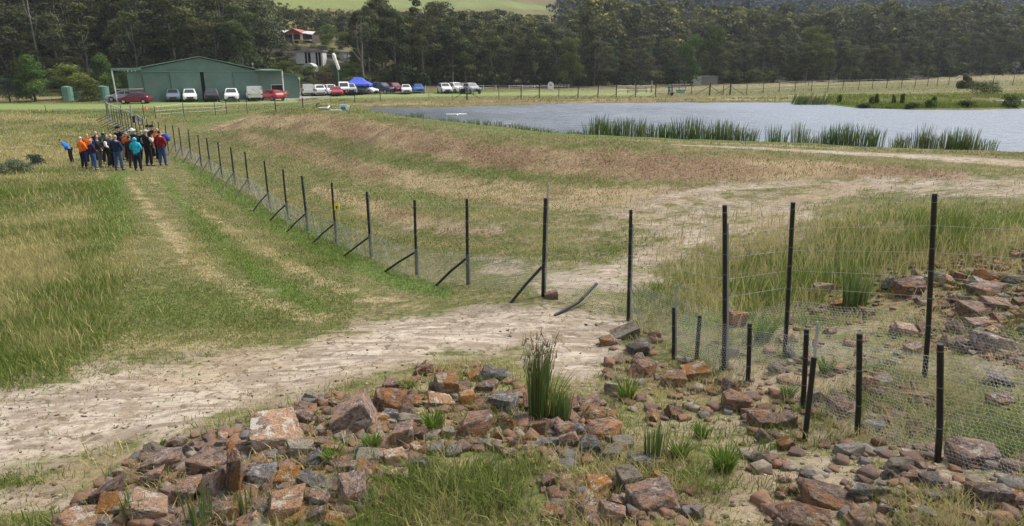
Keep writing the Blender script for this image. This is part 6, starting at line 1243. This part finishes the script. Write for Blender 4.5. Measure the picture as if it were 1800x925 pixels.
def skin_mesh(name, joints, edges, radii, mat, sub=1, extra=None):
    names = list(joints); me = bpy.data.meshes.new('tmp'); me.from_pydata([tuple(joints[k]) for k in names], [(names.index(a), names.index(b)) for a, b in edges], [])
    o = bpy.data.objects.new('tmp', me); COL.objects.link(o); md = o.modifiers.new('s', 'SKIN'); md.use_smooth_shade = True; md.branch_smoothing = .6
    lay = me.skin_vertices[0].data if me.skin_vertices else None
    if lay is None: bpy.context.view_layer.update(); lay = me.skin_vertices[0].data
    for i, k in enumerate(names): lay[i].radius = radii[k]; lay[i].use_root = (i == 0)
    s = o.modifiers.new('b', 'SUBSURF'); s.levels = sub; s.render_levels = sub; s.subdivision_type = 'CATMULL_CLARK'
    dg = bpy.context.evaluated_depsgraph_get(); out = bpy.data.meshes.new_from_object(o.evaluated_get(dg)); out.name = name
    bpy.data.objects.remove(o); bpy.data.meshes.remove(me); out.materials.clear(); out.materials.append(mat); return out
def person(px, py, hpx, yaw, jacket, trousers, label, hair='HAIRG', hat=None, arms='front', lean=0, group='people standing beside the fence', skirt=0, sleeve=None, sink=.0, seed=0):
    g = np.random.default_rng(int(px * 7 + py)); p = at(px, py); t = float(project(*p)[2]); Hm = hpx * t / F * 1.0; k = Hm / 1.76
    e = empty('person', (p[0], p[1], float(H(p[0], p[1]))), label, 'person', group, R(yaw)); e.scale = (k * 1.02, k * 1.02, k)
    J = {'pel': (0, 0, .95), 'sp': (0, .01, 1.13), 'ch': (0, 0, 1.32), 'nb': (0, .01, 1.47), 'nk': (0, 0, 1.53), 'hb': (0, -.015, 1.585), 'hm': (0, -.01, 1.655), 'ht': (0, .01, 1.735)}
    st = g.uniform(.02, .07)
    for s, n_ in ((-1, 'l'), (1, 'r')):
        J['sh' + n_] = (s * .185, .01, 1.425); J['hp' + n_] = (s * .095, 0, .90); J['kn' + n_] = (s * (.10 + st * .5), -.02, .50); J['an' + n_] = (s * (.11 + st), .03, .09); J['to' + n_] = (s * (.13 + st), -.13, .045)
        if arms == 'down': A = [(s * .25, .02, 1.14), (s * .26, -.05, .89), (s * .255, -.08, .81)]
        elif arms == 'front': A = [(s * .26, .0, 1.15), (s * .12, -.20, 1.05), (s * .05, -.24, 1.05)]
        elif arms == 'face': A = [(s * .25, -.08, 1.18), (s * .13, -.26, 1.36), (s * .08, -.27, 1.45)] if s < 0 else [(s * .26, 0, 1.15), (s * .14, -.20, 1.04), (s * .08, -.23, 1.04)]
        elif arms == 'pocket': A = [(s * .29, .06, 1.16), (s * .21, -.06, .97), (s * .18, -.09, .91)]
        else: A = [(s * .26, .08, 1.16), (s * .12, .17, 1.0), (s * .05, .18, .96)]
        J['el' + n_], J['wr' + n_], J['ha' + n_] = A
    if lean:
        c, s_ = math.cos(lean), math.sin(lean); low = ('pel', 'hp', 'kn', 'an', 'to')
        for q in J:
            if not q.startswith(low): x, y, z = J[q]; z -= .95; J[q] = (x, y * c - z * s_, .95 + z * c + y * s_)
    E = [('pel', 'sp'), ('sp', 'ch'), ('ch', 'nb'), ('nb', 'nk'), ('nk', 'hb'), ('hb', 'hm'), ('hm', 'ht')]; Rr = {'pel': (.125, .10), 'sp': (.12, .09), 'ch': (.145, .105), 'nb': (.07, .065), 'nk': (.052, .052), 'hb': (.062, .07), 'hm': (.078, .092), 'ht': (.05, .06)}
    for n_ in 'lr': E += [('ch', 'sh' + n_), ('sh' + n_, 'el' + n_), ('el' + n_, 'wr' + n_), ('wr' + n_, 'ha' + n_), ('pel', 'hp' + n_), ('hp' + n_, 'kn' + n_), ('kn' + n_, 'an' + n_), ('an' + n_, 'to' + n_)]; Rr.update({'sh' + n_: (.055, .055), 'el' + n_: (.038, .038), 'wr' + n_: (.027, .027), 'ha' + n_: (.036, .022), 'hp' + n_: (.08, .08), 'kn' + n_: (.055, .055), 'an' + n_: (.038, .038), 'to' + n_: (.035, .03)})
    me = skin_mesh('body', J, E, Rr, SKIN)
    bm = bmesh.new(); bm.from_mesh(me)      # fingers, nose and ears join the body mesh
    m = MB()
    for n_, s in (('l', -1), ('r', 1)):
        h_ = Vector(J['ha' + n_]); w_ = Vector(J['wr' + n_]); d = (h_ - w_).normalized(); side = d.cross(Vector((0, 1, 0))); side = side.normalized() if side.length > .1 else Vector((1, 0, 0))
        for i, l in enumerate((.062, .075, .07, .055)): a = h_ + side * (i - 1.5) * .018; m.path([a - d * .02, a + d * l * .6, a + d * l + Vector((0, -.012, -.01))], [.009, .0085, .007], 5)
        m.path([h_ - d * .04 + side * .02, h_ + side * .045, h_ + side * .05 + d * .03], [.011, .010, .008], 5)
    hm = Vector(J['hm']); hb_ = Vector(J['hb']); up = (Vector(J['ht']) - hb_).normalized(); fw = Vector((0, -1, 0)); fw = (fw - up * fw.dot(up)).normalized(); rt = fw.cross(up)
    m.path([hm + fw * .08 - up * .0, hm + fw * .105 - up * .03, hm + fw * .085 - up * .045], [.008, .016, .010], 6)
    for s in (-1, 1): m.path([hm + rt * s * .072 - up * .03, hm + rt * s * .09 - up * .01, hm + rt * s * .08 + up * .02], [.01, .016, .008], 6)
    b0 = [bm.verts.new(v) for v in m.v]
    for f in m.f:
        try: bm.faces.new([b0[i] for i in f])
        except ValueError: pass
    bm.to_mesh(me); bm.free(); me.polygons.foreach_set('use_smooth', [True] * len(me.polygons)); link('body', me, e)
    for s in (-1, 1): m = MB(); m.tube(hm + fw * .083 + rt * s * .03 + up * .012, hm + fw * .093 + rt * s * .03 + up * .012, .009, .006, 6); m.build('eye', HAIRD, e)
    m = MB(); m.path([hm + fw * .082 - rt * .024 - up * .062, hm + fw * .092 - up * .064, hm + fw * .082 + rt * .024 - up * .062], [.004, .006, .004], 5); m.build('mouth', plain('lips', (.30, .12, .10), .6), e)
    jj = {q: J[q] for q in ('sp', 'pel', 'ch', 'nb', 'nk', 'shl', 'shr', 'ell', 'elr', 'wrl', 'wrr')}; low = J['pel']; jj['pel'] = (low[0], low[1], low[2] - .10 - skirt); fat = g.uniform(.0, .035)
    Ej = [('sp', 'pel'), ('sp', 'ch'), ('ch', 'nb'), ('nb', 'nk'), ('ch', 'shl'), ('ch', 'shr'), ('shl', 'ell'), ('shr', 'elr'), ('ell', 'wrl'), ('elr', 'wrr')]
    Rj = {'pel': (.19 + fat, .145 + fat), 'sp': (.165 + fat, .14 + fat), 'ch': (.18, .145), 'nb': (.115, .11), 'nk': (.072, .075), 'shl': (.095, .095), 'shr': (.088, .088), 'ell': (.068, .068), 'elr': (.068, .068), 'wrl': (.045, .045), 'wrr': (.045, .045)}
    link('jacket', skin_mesh('jacket', jj, Ej, Rj, cloth(jacket)), e)
    if sleeve:
        for n_ in 'lr': link('sleeve', skin_mesh('sleeve', {'a': J['sh' + n_], 'b': J['el' + n_], 'c': J['wr' + n_]}, [('a', 'b'), ('b', 'c')], {'a': (.10, .10), 'b': (.078, .078), 'c': (.052, .052)}, cloth(sleeve)), e)
    jt = {q: J[q] for q in ('pel', 'hpl', 'hpr', 'knl', 'knr', 'anl', 'anr')}; jt['pel'] = (0, 0, 1.0)
    link('trousers', skin_mesh('trousers', jt, [('pel', 'hpl'), ('pel', 'hpr'), ('hpl', 'knl'), ('hpr', 'knr'), ('knl', 'anl'), ('knr', 'anr')], {'pel': (.145, .125), 'hpl': (.105, .11), 'hpr': (.105, .11), 'knl': (.078, .085), 'knr': (.078, .085), 'anl': (.062, .07), 'anr': (.062, .07)}, cloth(trousers)), e)
    for n_ in 'lr': a, b = Vector(J['an' + n_]), Vector(J['to' + n_]); link('boot', skin_mesh('boot', {'a': a + Vector((0, .01, .03)), 'b': a + Vector((0, .02, -.03)), 'c': b}, [('a', 'b'), ('b', 'c')], {'a': (.055, .055), 'b': (.055, .055), 'c': (.048, .038)}, plain('boot_leather', (.03, .022, .018), .6)), e)
    bk = -fw
    if hat == 'hood': link('hood', skin_mesh('hood', {'a': hb_ + bk * .03 - up * .06, 'b': hm + bk * .03, 'c': hm + bk * .02 + up * .07}, [('a', 'b'), ('b', 'c')], {'a': (.13, .13), 'b': (.13, .135), 'c': (.08, .09)}, cloth(jacket)), e)
    else:
        hm_ = {'HAIRG': HAIRG, 'HAIRD': HAIRD, 'HAIRW': HAIRW}[hair]; link('hair', skin_mesh('hair', {'a': hb_ + bk * .045 - up * .0, 'b': hm + bk * .03 + up * .015, 'c': hm + bk * .0 + up * .085}, [('a', 'b'), ('b', 'c')], {'a': (.066, .05), 'b': (.088, .082), 'c': (.055, .065)}, hm_), e)
        if hat:
            hc = {'cap': cloth('black'), 'wcap': cloth('pgrey'), 'whitehat': cloth('white'), 'beanie': cloth('navy')}[hat]; m = MB(); c0 = hm + up * .03
            m.path([c0 - up * .01, c0 + up * .04, c0 + up * .085, c0 + up * .105], [.104, .10, .075, .02], 12)
            if hat in ('cap', 'wcap'): m.path([c0 + fw * .07, c0 + fw * .17 - up * .01], [.05, .045], 8)
            if hat == 'whitehat': m.path([c0 - up * .005, c0 + up * .008], [.18, .17], 14)
            m.build('hat', hc, e, smooth=True)
    return e
PPL = [
 (127,287,48,-75,'blue','black','person in a bright blue jacket bending over alone at the left of the crowd','HAIRD',None,'front',.75,.05,None),
 (150,297,57,160,'orange','dnavy','white-haired person in a bright orange hi-vis jacket at the left edge of the crowd','HAIRW',None,'front',0,.0,None),
 (161,288,53,30,'orange','navy','person with orange collar half hidden behind the white-haired person in orange','HAIRG',None,'down',0,0,'navy'),
 (167,299,54,150,'purple','jeans','person in a dark purple jacket and blue jeans at the front left of the crowd','HAIRG',None,'front',0,0,None),
 (178,294,57,110,'charcoal','gtrou','person in a charcoal jacket and grey-green trousers between the purple jacket and the white sleeves','HAIRD',None,'face',0,0,None),
 (176,285,54,10,'navy','navy','grey-haired person in navy standing at the back behind the charcoal jacket','HAIRG',None,'down',0,0,None),
 (190,288,56,60,'dgreen','black','person with a dark green hood up in the left part of the crowd','HAIRD','hood','down',0,0,None),
 (195,294.5,58,100,'black','black','person in a black vest with white sleeves in the crowd','HAIRD',None,'front',0,0,'white'),
 (203,296,60,140,'grey','black','person in a plain grey coat left of the navy jacket and jeans','HAIRG',None,'down',0,.08,None),
 (211,300,63,175,'navy','jeans','grey-haired person in navy jacket and jeans seen from behind','HAIRG',None,'pocket',0,0,None),
 (216,281,58,-10,'black','black','man in a dark cap facing the camera at the back of the crowd','HAIRD','cap','face',0,0,None),
 (223,282,50,200,'navy','beige','person in a dark jacket and beige trousers in the middle of the crowd','HAIRD',None,'front',0,0,None),
 (229,284,51,180,'orange','black','person in an orange vest nearly hidden in the middle of the crowd','HAIRG',None,'front',0,0,'orange'),
 (234.5,296,58,170,'charcoal','brown','person in a dark jacket and brown trousers left of the turquoise hood','HAIRD',None,'front',0,0,None),
 (240,285,58,180,'black','black','person in a white brimmed hat behind the turquoise hood','HAIRW','whitehat','front',0,0,None),
 (244.5,301,60,180,'turq','dnavy','person in a bright turquoise hooded jacket seen from behind at the front of the crowd','HAIRD','hood','front',0,.06,None),
 (255,283,54,190,'black','black','dark-dressed person left of the black vest with grey sleeves','HAIRG',None,'down',0,0,None),
 (264,292.5,63,160,'black','black','person in a black vest with pale grey sleeves and a light cap','HAIRG','wcap','face',0,0,'pgrey'),
 (267.5,279,58,0,'black','dnavy','left of the two tall men in black caps at the back right of the crowd','HAIRD','cap','down',0,0,None),
 (274.5,280,59,10,'charcoal','black','right of the two tall men in black caps at the back right of the crowd','HAIRD','cap','down',0,0,None),
 (284,284,59,20,'orange','black','person in an orange hi-vis jacket behind the red jacket','HAIRD',None,'down',0,0,None),
 (288,291.5,62,170,'red','jeans','person in a dark red jacket and jeans at the right end of the crowd','HAIRD',None,'pocket',0,.05,None),
 (1176,168.5,19,0,'teal','brown','lone person in a teal shirt standing on the far side of the pond','HAIRD',None,'front',0,0,None),
 (582,169,16,90,'red','black','person in dark red standing between the parked cars near the windsock','HAIRD',None,'down',0,0,None)]
for q in PPL: person(q[0], q[1], q[2], q[3], q[4], q[5], q[6], q[7], q[8], q[9], q[10], None if q[0] > 400 else 'people standing beside the fence', q[11], q[12])
p = at(295, 286); m = MB(); z = 1.25; m.path([(-.1, 0, z + .22), (.05, -.02, z + .2), (.17, 0, z + .02), (.2, 0, z - .1)], [.08, .15, .15, .06], 10); tag(m.build('blue_bag', cloth('royal'), None, p, smooth=True), 'royal blue bag carried behind the shoulder of the red jacket', 'bag')
p = at(1182, 169); m = MB(); m.path([(-.15, 0, .1), (0, 0, .45), (.05, 0, .7)], [.18, .2, .08], 8); tag(m.build('dark_bag', BLK, None, p, smooth=True), 'dark bag on the ground beside the person in the teal shirt', 'bag')

# ================================================================== HAZE over the whole place
hm_ = bpy.data.materials.new('thin_haze'); hm_.use_nodes = True; nt = hm_.node_tree; nt.nodes.clear(); o_ = nt.nodes.new('ShaderNodeOutputMaterial'); v_ = nt.nodes.new('ShaderNodeVolumePrincipled')
v_.inputs['Color'].default_value = (.80, .87, .95, 1); v_.inputs['Density'].default_value = .00021; v_.inputs['Anisotropy'].default_value = .2; nt.links.new(v_.outputs[0], o_.inputs['Volume'])
m = MB(); m.box(-905, 905, -255, 1305, float(ZZ.min()) - 1, float(ZZ.max()) + 26); tag(m.build('haze', hm_), 'thin pale haze over the valley', None, None, 'stuff')
